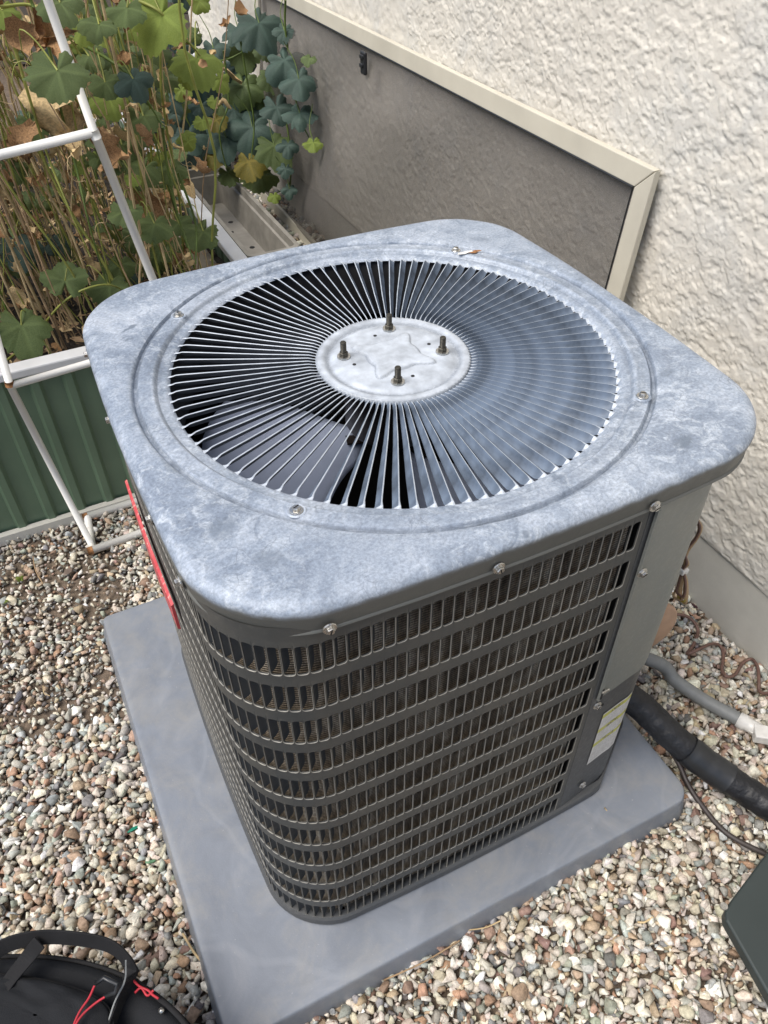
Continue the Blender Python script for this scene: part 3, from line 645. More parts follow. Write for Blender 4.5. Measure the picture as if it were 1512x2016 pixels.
# radial grille slats
NS = 96; RH, RO = .1065, .3115
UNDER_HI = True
def slat_mesh():
    mb = MB(); P = []; nu, nw = 34, 5
    for i in range(nu):
        u = i / (nu - 1); r = RH + (RO - RH) * u
        e_in = min(1, (r - RH) / .014); e_out = min(1, (RO - r) / .015); e = (3 * e_in ** 2 - 2 * e_in ** 3) * (3 * e_out ** 2 - 2 * e_out ** 3)
        pitch = 2 * math.pi * r / NS
        tilt = 0         # from vertical
        Lw = (min(.0125, pitch * 1.2) * e + min(.0125, pitch * .72) * (1 - e)); 
        sc_w = min(1, pitch / .0165); row = []
        prof = ((.0007, -.0001), (0, 0), (-.0015, -.0045), (-.0036, -.0082), (-.0072, -.0112))
        for j in range(nw):
            q = j / (nw - 1); a_, b_ = prof[j]
            fy, fz = pitch * .30 - q * min(.0105, pitch * .60), -.0088 - .002 * q
            row.append((r, fy * (1 - e) + (a_ * sc_w + .0035 * min(1, pitch / .012)) * e, fz * (1 - e) + (b_ * (.45 + .55 * sc_w) - .0062) * e))
        P.append(row)
    # two skins 1.1 mm apart
    th = .0009
    Q = [[(p[0], p[1] + th * .8, p[2] - th * .6) for p in row] for row in P]
    loop = [P[i] + Q[i][::-1] for i in range(nu)]
    mb.grid(loop, False, True)
    nl = len(loop[0])
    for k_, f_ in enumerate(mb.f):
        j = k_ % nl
        mb.m[k_] = 2 if (k_ // nl) >= nu - 2 else (1 if j in (nl - 1, nl - 2) or j == 0 else (3 if (j >= nw if UNDER_HI else j < nw - 1) else 0))  # light and shade put into fin colours: pale top edges, dark undersides
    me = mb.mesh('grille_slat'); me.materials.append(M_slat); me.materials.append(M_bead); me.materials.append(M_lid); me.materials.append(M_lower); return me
sm = slat_mesh()
tmp = bpy.data.objects.new('grille_slat', sm); fixn(tmp); autosmooth(tmp, 50)
for k in range(NS):
    o = tmp if k == 0 else bpy.data.objects.new('grille_slat', sm)
    C.objects.link(o); o.parent = ac; o.location = (0, 0, Hh); o.rotation_euler = (0, 0, 2 * math.pi * k / NS)

# hub plate
def hubz(r, th):
    lob = .0345 + .0235 * max(0, math.cos(2 * (th - R(45))) ** 2) ** 4.5
    e = 1 / (1 + math.exp((r - lob) / .0012))
    ridge = math.exp(-((r - lob - .001) / .0018) ** 2)
    z = .0012 + .0036 * e + .0018 * ridge
    g = math.exp(-((r - .0905) / .0065) ** 2); z -= .0042 * g
    for a in (68.3, 158.3, 248.3, 338.3):
        dx = r * math.cos(th) - .069 * math.cos(R(a)); dy = r * math.sin(th) - .069 * math.sin(R(a)); d = math.hypot(dx, dy); z += .0012 / (1 + math.exp((d - .013) / .0012))
    if r > .099: z -= (r - .099) * .18
    return z
P = []
for i in range(192):
    th = 2 * math.pi * i / 192; row = []
    for j in range(60):
        r = .1075 * j / 59
        if j == 59: r += .0016 * math.cos(th * NS)
        row.append((r * math.cos(th), r * math.sin(th), Hh - .006 + hubz(r, th)))
    row.append((.108 * math.cos(th), .108 * math.sin(th), Hh - .0125)); P.append(row)
mb = MB(); mb.grid(P, True, False); o = mb.build('hub_plate', M_hub, ac, True)
def hub_groove_tone(c):
    r = math.hypot(c.x, c.y); th = math.atan2(c.y, c.x); lob = .0345 + .0235 * max(0, math.cos(2 * (th - R(45))) ** 2) ** 4.5
    return min(1, .9 * math.exp(-((r - lob - .0032) / .0016) ** 2) + .75 * math.exp(-((r - .0925) / .004) ** 2) + .5 * max(0, (r - .104) / .004))
set_groove_tone(o, hub_groove_tone)
def stud(a):
    x, y = .069 * math.cos(R(a)), .069 * math.sin(R(a)); st = empty('stud', None, None, loc=(x, y, Hh - .003)); st.parent = ac
    mb = MB(); mb.lathe([(0, .002), (.0092, .002), (.0096, .001), (.0096, 0)], 20); mb.build('washer', M_zinc, st)
    mb = MB(); mb.lathe([(.0, .008), (.0052, .0078), (.0066, .0065), (.0066, .002)], 6); mb.build('nut', M_stud, st)
    prof = [(0, .0235), (.0036, .0235), (.0044, .0222)]
    for k in range(9): prof += [(.0044, .0215 - k * .0016), (.0038, .0207 - k * .0016)]
    prof += [(.0044, .007)]
    mb = MB(); mb.lathe(prof, 14); mb.build('threaded_bolt', M_stud, st)
for a in (68.3, 158.3, 248.3, 338.3): stud(a)
for a in (90, 3, 177, 270): MB().lathe([(0, .0004), (.0026, .0004), (.0026, -.001)], 10, (.0585 * math.cos(R(a)), .0585 * math.sin(R(a)), Hh - .0046)).build('small_hole', M_black, ac)

def screw_mesh():
    mb = MB(); mb.lathe([(0, .0058), (.0040, .0058), (.0048, .0048), (.0048, .0016)], 6); mb.lathe([(.0044, .0018), (.0072, .0016), (.0078, .0008), (.0078, 0)], 18)
    mb.box((0, 0, .0058), (.0076, .0013, .0008), 1); me = mb.mesh('screw'); me.materials.append(M_zinc); me.materials.append(M_black); return me
scm = screw_mesh()
def screw(p, nrm, rz=0):
    o = bpy.data.objects.new('screw', scm); C.objects.link(o); o.parent = ac; o.location = p
    o.rotation_euler = (Vector(nrm).to_track_quat('Z', 'Y').to_matrix() @ Matrix.Rotation(rz, 3, 'Z')).to_euler(); return o
for k, a in enumerate((45, 135, 225, 315)):
    x, y = .3385 * math.cos(R(a)), .3385 * math.sin(R(a)); screw((x, y, Hh - .0008), (0, 0, 1), rnd.uniform(0, 3))
    MB().lathe([(.0118, -.0012), (.0105, .0001), (.0095, .0001), (.007, -.0014)], 24, (x, y, Hh)).build('screw_dimple', M_lid, ac, True)
# bright rusty scrape by the far ring screw
sc_ = at(935, 495, 2, Hh + .0008)
mb = MB(); nv_ = 11; mb.add([(sc_.x + (.011 + .004 * math.sin(k * 2.7)) * math.cos(2 * math.pi * k / nv_), sc_.y + (.0045 + .0015 * math.sin(k * 4.1)) * math.sin(2 * math.pi * k / nv_), Hh + .0006) for k in range(nv_)], [tuple(range(nv_))])
mb.build('scraped_spot', M_rust, ac)
mb = MB(); mb.add([(sc_.x - .018 + (.015 + .004 * math.sin(k * 2.1)) * math.cos(2 * math.pi * k / nv_), sc_.y + .004 + (.004 + .001 * math.sin(k * 3.3)) * math.sin(2 * math.pi * k / nv_), Hh + .0010) for k in range(nv_)], [tuple(range(nv_))])
mb.build('bare_metal_spot', M_pvc, ac)
# body outline, clockwise from the seam
BO = outline(.3665, .10, .0127)[::-1]; k0 = int(np.argmin(np.hypot(BO[:, 0] - .150, BO[:, 1] + .377))); BO = np.roll(BO, -k0, 0); BO = np.vstack([BO, BO[:1]])
seg = np.hypot(*np.diff(BO, axis=0).T); SL = np.concatenate([[0], np.cumsum(seg)])
def bp(s, off=0):
    x = np.interp(s, SL, BO[:, 0]); y = np.interp(s, SL, BO[:, 1]); e = .002
    tx = np.interp(s + e, SL, BO[:, 0]) - np.interp(s - e, SL, BO[:, 0]); ty = np.interp(s + e, SL, BO[:, 1]) - np.interp(s - e, SL, BO[:, 1]); L = math.hypot(tx, ty); tx /= L; ty /= L
    nx, ny = -ty, tx
    if nx * x + ny * y < 0: nx, ny = -nx, -ny
    return Vector((x + nx * off, y + ny * off, 0)), Vector((tx, ty, 0)), Vector((nx, ny, 0))
for x_, nn in ((-.262, 0), (-.067, 0), (.143, 0)):       # lip screws, front
    s_ = next(s for s in np.linspace(0, .6, 600) if bp(s)[0].x < x_)if x_ < .14 else 0.006
    p, t, n = bp(s_, .0075); screw((p.x, p.y, Hh - .0345), n, rnd.uniform(0, 3))
for y_ in (-.2527, -.1422, .0711, .25):
    s_ = next(s for s in np.linspace(.45, 1.3, 1500) if bp(s)[0].y > y_); p, t, n = bp(s_, .006); screw((p.x, p.y, Hh - .0345), n, rnd.uniform(0, 3))

# louvered guard: one sheet with punched slots, stamped vanes behind each slot
PITCH, NC = .01425, 150; S0 = .0095; Z0, DZ, SH = .7612, .0688, .0485; NR = 11; SWd = .0122
smax = SL[-1] - .30
NC = int((smax - S0) / PITCH)
def hole(n=4, r=.0036, w_=SWd, h=SH, g=0):
    o = []
    for cx, cz, t0 in ((1, 1, 0), (-1, 1, 90), (-1, -1, 180), (1, -1, 270)):
        for k in range(n): 
            t = R(t0 + 90 * k / (n - 1)); o.append((cx * (w_ / 2 - r) + (r + g) * math.cos(t), cz * (h / 2 - r) + (r + g) * math.sin(t)))
    return o
H1 = hole(); H2 = hole(g=.0006)
def outer():
    o = []
    for i, (a, b) in enumerate(H2): 
        q = i // 4; k = i % 4; cx, cz = ((1, 1), (-1, 1), (-1, -1), (1, -1))[q]
        if k in (0, 3):
            horiz = (k == 0) == (q % 2 == 0)
            o.append((cx * PITCH / 2, b) if horiz else (a, cz * DZ / 2))
        else: o.append((cx * PITCH / 2, cz * DZ / 2))
    return o
OU = outer()
V = []; Fc = []; Mi = []
for c in range(NC):
    sc0 = S0 + (c + .5) * PITCH
    for r in range(NR):
        zc = Z0 - SH / 2 - r * DZ; n0 = len(V)
        for ring, off in ((OU, 0), (H2, 0.0004), (H1, -.0004), (H1, -.0022)):
            for a, b in ring:
                p, t, n = bp(sc0 + a, off); V.append((p.x, p.y, zc + b))
        for lv_, mi in ((0, 0), (1, 1), (2, 0)):
            for i in range(16):
                j = (i + 1) % 16; Fc.append((n0 + lv_ * 16 + i, n0 + lv_ * 16 + j, n0 + lv_ * 16 + 16 + j, n0 + lv_ * 16 + 16 + i)); Mi.append(mi)
mb = MB(); mb.v = V; mb.f = Fc; mb.m = Mi
# top and bottom bands and the seam strip
for (sa, sb, za, zb) in ((0, smax, Z0 - SH / 2 + DZ / 2 - .0001, Hh - .03), (0, smax, .004, Z0 - SH / 2 - (NR - .5) * DZ + .0001), (0, S0, .028, Z0 + .011), (S0 + NC * PITCH, smax + .004, .028, Z0 + .011)):
    n_ = max(2, int((sb - sa) / .006)); P = []
    for i in range(n_ + 1):
        p, t, n = bp(sa + (sb - sa) * i / n_); P.append([(p.x, p.y, za), (p.x, p.y, zb)])
    mb.grid(P)
o = mb.build('louver_guard', [M_guard, M_edge], ac)
bm = bmesh.new(); bm.from_mesh(o.data); bmesh.ops.remove_doubles(bm, verts=bm.verts, dist=.00005); bmesh.ops.recalc_face_normals(bm, faces=bm.faces); bm.to_mesh(o.data); bm.free(); autosmooth(o, 35)
# vanes
VL, VA = .0098, R(52)
def vane_pts():
    P = []
    for i in range(5):
        q = i / 4; hh = (SH / 2 - .0012) * (1 - .42 * q ** 2.4); a = VA * (.75 + .45 * q); x = q * VL * math.cos(VA) ; y = -q * VL * math.sin(VA) - .0018 - .0012 * math.sin(q * math.pi)
        P.append([(x, y, hh * k) for k in (-1, -.5, 0, .5, 1)])
    return P
vmb = MB(); vmb.grid(vane_pts()); vme = vmb.mesh('louver'); vme.materials.append(M_vane); vme.polygons.foreach_set('use_smooth', [True] * len(vme.polygons))
cells = []
for c in range(NC):
    s_ = S0 + (c + .5) * PITCH + SWd / 2; p, t, n = bp(s_, 0)
    for r in range(NR): cells.append((p, t, n, Z0 - SH / 2 - r * DZ))
def seen(cell):
    p, t, n, z = cell; d = CAMP - Vector((p.x, p.y, z)); return -(max(0, d.normalized().dot(n)) + .03) / d.length_squared
cells.sort(key=seen); rest = MB(); VP = vane_pts()
for i, (p, t, n, z) in enumerate(cells):
    M = Matrix(((-t.x, n.x, 0), (-t.y, n.y, 0), (0, 0, 1)))      # local x -> viewer's right, local y -> outward
    if i < 300:
        q = bpy.data.objects.new('louver', vme); C.objects.link(q); q.parent = ac
        q.matrix_local = Matrix.Translation((p.x, p.y, z)) @ M.to_4x4()
    else: rest.grid([[M @ Vector(a) + Vector((p.x, p.y, z)) for a in row] for row in VP])
rest.build('louver_rows', M_vane, ac, True)['kind'] = 'stuff'
# coil just inside the guard
P = []
for i in range(241):
    p, t, n = bp(.012 + (smax - .012) * i / 240, -.0145); P.append([(p.x, p.y, z) for z in np.linspace(.022, Hh - .04, 24)])
mb = MB(); mb.grid(P); mb.build('fin_coil', M_coil, ac, True)
P = []
for i in range(121):
    p, t, n = bp((smax) * i / 120, -.035); P.append([(p.x, p.y, .01), (p.x, p.y, Hh - .03)])
mb = MB(); mb.grid(P); mb.build('inner_liner', M_black, ac, True)
# slotted end: dark gap between coil end and last slot is left open
# fan orifice, motor, blades
mb = MB(); mb.lathe([(.318, -.012), (.312, -.02), (.306, -.035), (.304, -.09), (.308, -.11)], 96, (0, 0, Hh)); mb.build('fan_orifice', M_black, ac, True)
mb = MB(); mb.lathe([(0, -.015), (.066, -.017), (.072, -.022), (.072, -.110), (.068, -.118), (.060, -.121), (0, -.124)], 40, (0, 0, Hh)); mb.build('fan_motor', M_motor, ac, True)
fan = empty('fan', None, None, loc=(0, 0, Hh - .150)); fan.parent = ac; fan.rotation_euler = (0, 0, 0)
mb = MB(); mb.lathe([(0, .012), (.03, .012), (.035, .006), (.035, -.008), (0, -.010)], 24); mb.build('fan_hub', M_motor, fan, True)
for k in range(3):
    a0 = R(164 + 120 * k); P = []
    for i in range(14):
        u = i / 13; r = .045 + (.288 - .045) * u; half = R(20 + 18 * math.sin(min(1, u * 1.15) * math.pi * .62)); P.append([])
        for j in range(10):
            v_ = j / 9 - .5; a = a0 + v_ * 2 * half + R(14) * u; rv = r - .020 * (abs(v_) * 2) ** 3 * u + .012 * (abs(v_) * 2) ** 3 * (1 - u); P[-1].append((rv * math.cos(a), rv * math.sin(a), -v_ * .06 * (.55 + .6 * u) + .008 * math.cos(v_ * 3) - .006))
    o = MB().grid(P).build('fan_blade', M_fan, fan, True); sdm = o.modifiers.new('thickness', 'SOLIDIFY'); sdm.thickness = .0018
    MB().box((0, 0, 0), (.05, .022, .003), M=Matrix.Rotation(a0, 3, 'Z')).build('blade_bracket', M_motor, fan, loc=(.047 * math.cos(a0), .047 * math.sin(a0), .006))
# base pan
mb = MB(); rows = []
for ins, z in ((.03, .003), (-.001, .0025), (-.0045, .006), (-.0045, .022), (-.001, .026), (.008, .026), (.012, .012), (.20, .012)):
    Q = outline(.3665, .10, .0127, ins)[::3].copy(); vv_ = Q @ np.array((.5748, -.8183)) - (.4475 - ins * .3); vv_ = np.clip(vv_, 0, None); Q -= vv_[:, None] * np.array((.5748, -.8183)); rows.append([(x, y, z) for x, y in Q])
mb.grid(rows, False, True); n0 = len(mb.v) - len(rows[0]); mb.f.append(tuple(range(n0, len(mb.v)))); mb.m.append(0)
o = mb.build('base_pan', M_lower, ac); fixn(o); autosmooth(o, 40)
# control corner: upper pale cover over lower dark panel
def strip(path, z0, z1, off, name, mat, th=.0012):
    mb = MB(); P = []
    pts = [Vector((x, y, 0)) for x, y in path]
    for i, p in enumerate(pts):
        t = (pts[min(i + 1, len(pts) - 1)] - pts[max(0, i - 1)]).normalized(); n = Vector((t.y, -t.x, 0)); q = p + n * off; b = p + n * (off - th)
        P.append([(b.x, b.y, z0), (q.x, q.y, z0), (q.x, q.y, z1), (b.x, b.y, z1)])
    mb.grid(P, False, True); L = len(P); mb.f += [(0, 1, 2, 3), tuple((L - 1) * 4 + k for k in (3, 2, 1, 0))]; mb.m += [0, 0]
    o = mb.build(name, mat, ac); fixn(o); return autosmooth(o, 30)
corner = [(.1505, -.3778), (.158, -.3772), (.200, -.3708), (.232, -.3652)] + [(.232 + .075 * math.sin(a), -.290 - .075 * math.cos(a)) for a in [R(k) for k in range(12, 91, 13)]] + [(.316, -.22), (.326, -.10), (.333, .02)]
corner = [(x, y) for x, y in corner]
strip(corner, .024, Hh - .04, 0, 'lower_panel', M_lower)
strip(corner[1:], .376, Hh - .036, .0035, 'upper_cover', M_panel)
strip([(.1575, -.3778), (.162, -.3775)], .374, Hh - .05, .0052, 'cover_flange', M_panel, .004)
# slot and clip at the foot of the cover
MB().box((.1615, -.3829, .392), (.0035, .0012, .026)).build('clip_slot', M_black, ac)
bevel(MB().box((.1665, -.3835, .398), (.014, .003, .005)).build('spring_clip', M_zinc, ac), .001)
screw((.163, -.383, .664), (0, -1, 0), .4)
screw((.165, -.3775, .352), (0, -1, 0), 1.2); MB().lathe([(0, .0005), (.004, .0005), (.004, 0)], 10, (0, 0, 0)).build('small_hole', M_black, ac, loc=(.176, -.3772, .345)).rotation_euler = (R(90), 0, 0)
screw((.196, -.3752, .070), (.08, -1, 0), .2)
o = MB().box((0, 0, 0), (.0012, .16, .20)).build('inner_partition', M_black, ac, loc=(.152, -.29, .4)); o.scale = (1, 1, 3.7)

# yellow and white caution label with small printed lines
def mk_label():
    m = NT('caution_label_print'); g = m.n('ShaderNodeTexCoord').outputs['Generated']; s = m.n('ShaderNodeSeparateXYZ'); m.l(g, s.inputs[0]); x, z = s.outputs[0], s.outputs[2]
    def band(v, a, b): return m.math('MULTIPLY', m.math('GREATER_THAN', v, a), m.math('LESS_THAN', v, b))
    yel = m.math('ADD', m.math('ADD', band(z, .905, .975), band(z, .635, .705)), band(z, .36, .43))
    rows_ = m.math('GREATER_THAN', m.math('FRACT', m.math('MULTIPLY', z, 30)), .5)
    mp = m.n('ShaderNodeMapping'); mp.inputs['Scale'].default_value = (60, 1, 30); m.l(g, mp.inputs[0]); n_ = m.n('ShaderNodeTexNoise'); n_.inputs['Scale'].default_value = 1; n_.inputs['Detail'].default_value = 1; m.l(mp.outputs[0], n_.inputs['Vector'])
    txt = m.math('MULTIPLY', m.math('MULTIPLY', rows_, m.math('GREATER_THAN', n_.outputs['Fac'], .46)), m.math('MULTIPLY', band(x, .07, .93), band(z, .04, .89)))
    c = m.mix(m.math('MULTIPLY', txt, .5), (.60, .60, .60), (.20, .20, .22))
    c = m.mix(yel, c, (.50, .50, .10)); c = m.mix(m.math('MULTIPLY', yel, m.math('MULTIPLY', band(x, .3, .7), m.math('GREATER_THAN', n_.outputs['Fac'], .5))), c, (.12, .12, .08))
    c = m.mix(m.math('MULTIPLY', m.ramp(m.noise(60, 5), [(.45, 0), (.7, 1)]), .3), c, (.35, .33, .28))
    m.set(c, .5); return m.mat
A_, B_, C_, D_ = (.1925, .3015), (.262, .3015), (.262, .138), (.1925, .138)
def front_y(x): return float(np.interp(x, [c[0] for c in corner[:7]], [c[1] for c in corner[:7]]))
mb = MB(); P = [[(x, front_y(x) - .0012, z) for z in (.139, .3015)] for x in np.linspace(.1925, .262, 6)]; mb.grid(P); lab = mb.build('caution_label', mk_label(), ac); lab['label'] = 'white caution sticker with three yellow bands and fine print'
# red name badge on the left side
def mk_badge():
    m = NT('faded_red_badge'); n_ = m.noise(1, 3, .6, stretch=(10, 160, 120)); st = m.ramp(n_, [(.58, 0), (.63, .6)]); c = m.mix(m.ramp(m.noise(20, 4), [(.4, 0), (.7, .6)]), (.50, .055, .065), (.62, .17, .17)); c = m.mix(st, c, (.75, .42, .36)); m.set(c, .45); return m.mat
P = []
for i in range(21):
    y = -.108 + .285 * i / 20; q = (i / 20 - .5) * 2; hh = .036 * (1 - .25 * q ** 4); s_ = None; xx = -(.3665 + .0127 * (1 - (y / .3665) ** 2)) - .002
    P.append([(xx - .004, y, .575 - hh), (xx - .008, y, .575 - hh * .9), (xx - .008, y, .575 + hh * .9), (xx - .004, y, .575 + hh)])
mb = MB(); mb.grid(P, False, True); L = 20; mb.f += [(0, 1, 2, 3), tuple(L * 4 + k for k in (3, 2, 1, 0))]; mb.m += [0, 0]
bd = fixn(mb.build('red_badge', mk_badge(), ac)); bd['label'] = 'long faded red name badge on the left louvered side'
# round tan cover on the hidden right side of the unit
o = MB().lathe([(0, .006), (.062, .005), (.066, .001), (.066, -.004), (.0, -.004)], 40).build('round_cover', M_disc, ac, True); o.rotation_euler = (R(90), 0, R(-6)); o.location = (.372, -.262, .290)
o = MB().lathe([(.016, 0), (.016, -.07)], 16).build('service_fitting', M_tan, ac, True); o.rotation_euler = (R(90), 0, R(60)); o.location = (.385, -.25, .29)

# ------------------------------------------------------------------ lines, conduit, wires
def px(path, r, name, mat, label, cat, n=10, sub=8, flat=1.0, parent=None):
    pts = [at(u, v, 2, z) if ax is None else at(u, v, ax, z) for (u, v, z, ax) in path]
    o = MB().tube(spline(pts, sub), r, n, flat=flat).build(name, mat, parent, True)
    if label: tag(o, label, cat)
    return o
pts = [Vector((.30, -.20, .135)), at(1245, 1378, 2, .085), at(1320, 1447, 2, .045), at(1384, 1500, 2, .012), at(1470, 1558, 2, -.012), at(1560, 1612, 2, -.018), at(1700, 1680, 2, -.018), at(1900, 1770, 2, -.018)]
sp_ = spline(pts, 12); rr_ = [.0285 + .0022 * mnoise.noise(Vector((i * .5, 0, 0))) for i in range(len(sp_))]
hose = empty('insulated_pipe', 'thick black foam insulated refrigerant pipe sagging from the unit over the pad to the gravel', 'pipe', loc=(0, 0, 0))
MB().tube(sp_, rr_, 20).build('foam_sleeve', M_rubber, hose, True)
i0 = 30; MB().tube([p + Vector((0, 0, .0008)) for p in sp_[i0:i0 + 14]], [r + .0018 + .0008 * mnoise.noise(Vector((k * .9, 3, 0))) for k, r in enumerate(rr_[i0:i0 + 14])], 20, cap=False).build('tape_wrap', M_blk, hose, True)
px([(1235, 1395, .06, None), (1275, 1420, .03, None), (1330, 1492, -.005, None), (1355, 1545, -.028, None), (1385, 1590, -.036, None), (1430, 1640, -.037, None), (1500, 1678, -.037, None), (1580, 1712, -.037, None)],   .0052, 'black_tube', M_tube, 'thin dark brown tube curving from under the insulated pipe across the gravel', 'tube', 8)
cp = [Vector((.345, -.12, .12)), at(1290, 1303, 2, .03), at(1330, 1340, 2, -.005), at(1385, 1378, 2, -.025), at(1452, 1415, 2, -.03)]
sp_ = spline(cp, 40); con = empty('flexible_conduit', 'ribbed grey flexible conduit ending in a broken white plastic fitting on the gravel', 'conduit')
MB().tube(sp_, [.0142 + (.0007 if k % 2 else -.0002) for k in range(len(sp_))], 14).build('conduit_hose', M_conduit, con, True)
fe = at(1468, 1424, 2, -.03); fd = (at(1500, 1442, 2, -.03) - at(1452, 1415, 2, -.03)).normalized()
MB().tube([fe - fd * .016, fe - fd * .002, fe + fd * .002, fe + fd * .03], [.0165, .0175, .0150, .0150], 14).build('fitting', M_pvc, con, True)
MB().tube([fe - fd * .02 + Vector((-.006, -.012, .004)), fe + fd * .008 + Vector((-.004, -.014, .0))], [.002, .007], 5).build('broken_shard', M_pvc, con)
o = bevel(MB().box((0, 0, 0), (.05, .032, .024)).build('white_elbow_box', M_pvc), .003); o.location = at(1508, 1447, 2, -.025); o.rotation_euler = (0, 0, R(-38)); tag(o, 'small white plastic box at the end of the broken conduit, at the right edge', 'fitting')

wp = [(1308, 1218), (1330, 1210), (1357, 1216), (1374, 1240), (1366, 1268), (1353, 1287), (1372, 1280), (1400, 1268), (1418, 1272), (1424, 1292), (1421, 1318), (1430, 1332), (1447, 1328), (1462, 1306), (1480, 1298), (1492, 1315), (1494, 1345), (1496, 1362), (1515, 1364), (1550, 1350)]
px([(u, v, -.028 + .012 * math.sin(i * 1.3), None) for i, (u, v) in enumerate(wp)], .0038, 'thermostat_wire', M_wire, 'thin reddish brown wire wriggling over the gravel by the foundation', 'wire', 7)
bun = empty('wire_bundle', 'taped coil of brown and yellow wires hanging behind the pale unit cover', 'wires')
for i, (dx, mt) in enumerate(((0, M_wire), (3, M_tan), (-3, M_tan), (2, M_yel), (5, M_tan))):
    w_ = [(1368 + dx * .4, 1018), (1378 + dx * .6, 1038), (1370 + dx * .5, 1060), (1350 + dx, 1085), (1352 - dx, 1108 + i), (1345 + dx * .3, 1122), (1336 + dx, 1150 + 3 * i), (1332 + dx * 2, 1165 + 4 * i), (1346 + dx, 1174 + 3 * i), (1350 + dx * .6, 1150), (1346, 1126), (1340, 1108)]
    MB().tube(spline([at(u, v, 0, .40 + .002 * i) for u, v in w_], 6), .0022, 6).build('wire', mt, bun, True)
tp = at(1344, 1122, 0, .402); bevel(MB().box(tp, (.014, .016, .011)).build('tape', M_pvc, bun), .002)

# leaning sheet-metal piece, bottom right
ap = empty('metal_panel', 'dark green-grey sheet metal panel standing in the gravel at the lower right edge', 'metal panel')
c1, c2, c3, c4 = at(1421, 1797, 2, .05), at(1512, 1676, 2, .05), at(1512, 1957, 2, .05), None
ex = (c2 - c1).normalized(); ey = (c3 - c1); ey = (ey - ex * ey.dot(ex)).normalized()
mb = MB(); 
d1 = (c2 - c1) * 3.2; d2 = (c3 - c1) * 1.9
poly = [c1 + d1 * .055, c1 + d1, c1 + d1 + d2, c1 + d2, c1 + d2 * .05, c1 + (d1 * .015 + d2 * .012)]
n = len(poly); dn = Vector((0, 0, -.025))
mb.add(poly + [p + dn for p in poly], [tuple(range(n)), tuple(range(2 * n - 1, n - 1, -1))] + [(i, i + n, (i + 1) % n + n, (i + 1) % n) for i in range(n)])
bevel(fixn(mb.build('panel_shell', M_acc, ap)), .004, 3)
o = MB().lathe([(0, .003), (.006, .003), (.007, 0)], 12).build('corner_clip', M_zinc, ap); o.location = c1 + d1 * .03 + Vector((-.004, .002, .0))

# ------------------------------------------------------------------ white tubular rack
rk = empty('white_rack', 'white enamelled tubular steel rack with rusty joints standing in front of the green bed', 'rack')
RY = .80
fA = at(180, 1072, 2, GZ + .008); A1 = at(20, 760, 1, RY); A2 = at(0, 690, 1, RY + .004); dA = (A2 - A1).normalized()
B1 = at(305, 560, 1, RY); B2 = at(185, 260, 1, RY + .004); B3 = at(115, 60, 1, RY + .02); dB = (B1 - B2).normalized()
def tb(pts, r, name='rail', mat=M_wtube, n=12): return MB().tube(pts, r, n).build(name, mat, rk, True)
tb([fA, A1], .0082); tb([A1, A1 + dA * .012], .0096, 'joint', M_rust); tb([A1 + dA * .004, A1 + dA * .9], .0082)
B0 = B1 + dB * ((B1.z - GZ - .01) / -dB.z); tb([B0, B1, B2], .0088); tb([B2, B3, B3 + (B3 - B2) * 1.0], .0080); tb([B2 - dB * .004, B2 + dB * .012], .0098, 'joint')
X1 = at(0, 305, 1, RY + .003); tb([B2, X1, X1 + (X1 - B2) * .25], .0088, 'crossbar')
Y1 = at(178, 714, 1, RY); tb([A1, Y1, Y1 + (Y1 - A1) * 1.02], .0082, 'crossbar')
F1 = at(182, 1083, 2, GZ + .010); F2 = at(280, 1048, 2, GZ + .010); G1 = at(172, 1017, 2, GZ + .010); G2 = at(250, 993, 2, GZ + .010)
tb([F1, F1 + (F2 - F1) * 3.6], .0105, 'foot_bar'); tb([G1, G1 + (G2 - G1) * 4.4], .0105, 'foot_bar'); tb([G1, F1], .0100, 'foot_bar')
for q in (F1, G1): tb([q - Vector((.012, 0, 0)), q + Vector((.002, 0, 0))], .0112, 'joint', M_rust)

# ------------------------------------------------------------------ tool bag
bag = empty('tool_bag', 'black nylon tool bag with webbing handles and red cord zip pulls on the gravel', 'bag', loc=(-.78, -.52, GZ)); BO_ = Vector((-.78, -.52, GZ))
ctrl = [(-1.15, -.16), (-.95, -.185), (-.77, -.238), (-.64, -.318), (-.555, -.425), (-.515, -.56), (-.53, -.72), (-.62, -.86), (-.9, -.95), (-1.2, -.8), (-1.25, -.4)]
out_ = spline([(x, y, 0) for x, y in ctrl] + [(ctrl[0][0], ctrl[0][1], 0)], 8)[:-1]; cen = Vector((-.86, -.56, 0)); P = []
for q, z in ((.90, GZ), (.96, GZ + .02), (.965, .03), (.95, .09), (.975, .118), (1.0, .132), (.985, .142), (.95, .146), (.90, .143), (.84, .138), (.80, .138), (.74, .140), (.66, .143), (.58, .147), (.5, .150), (.42, .153), (.34, .155), (.25, .158), (.15, .159), (.02, .160)):
    P.append([cen + (p - cen) * q + Vector((0, 0, z + (.022 * mnoise.noise(Vector(((cen.x + (p.x - cen.x) * q) * 9, (cen.y + (p.y - cen.y) * q) * 13, 1))) * min(1, (.95 - q) * 6) + .006 * mnoise.noise(Vector(((cen.x + (p.x - cen.x) * q) * 40, (cen.y + (p.y - cen.y) * q) * 26, 4))) if q < .9 else .003 * mnoise.noise(p * 14)))) - BO_ for p in out_])
autosmooth(MB().grid(P, False, True).build('bag_body', M_bag, bag), 70)
rim = [cen + (p - cen) * 1.0 + Vector((0, 0, .140)) - BO_ for p in out_]; MB().tube(rim + rim[:1], .0032, 6).build('piping', M_web, bag, True)
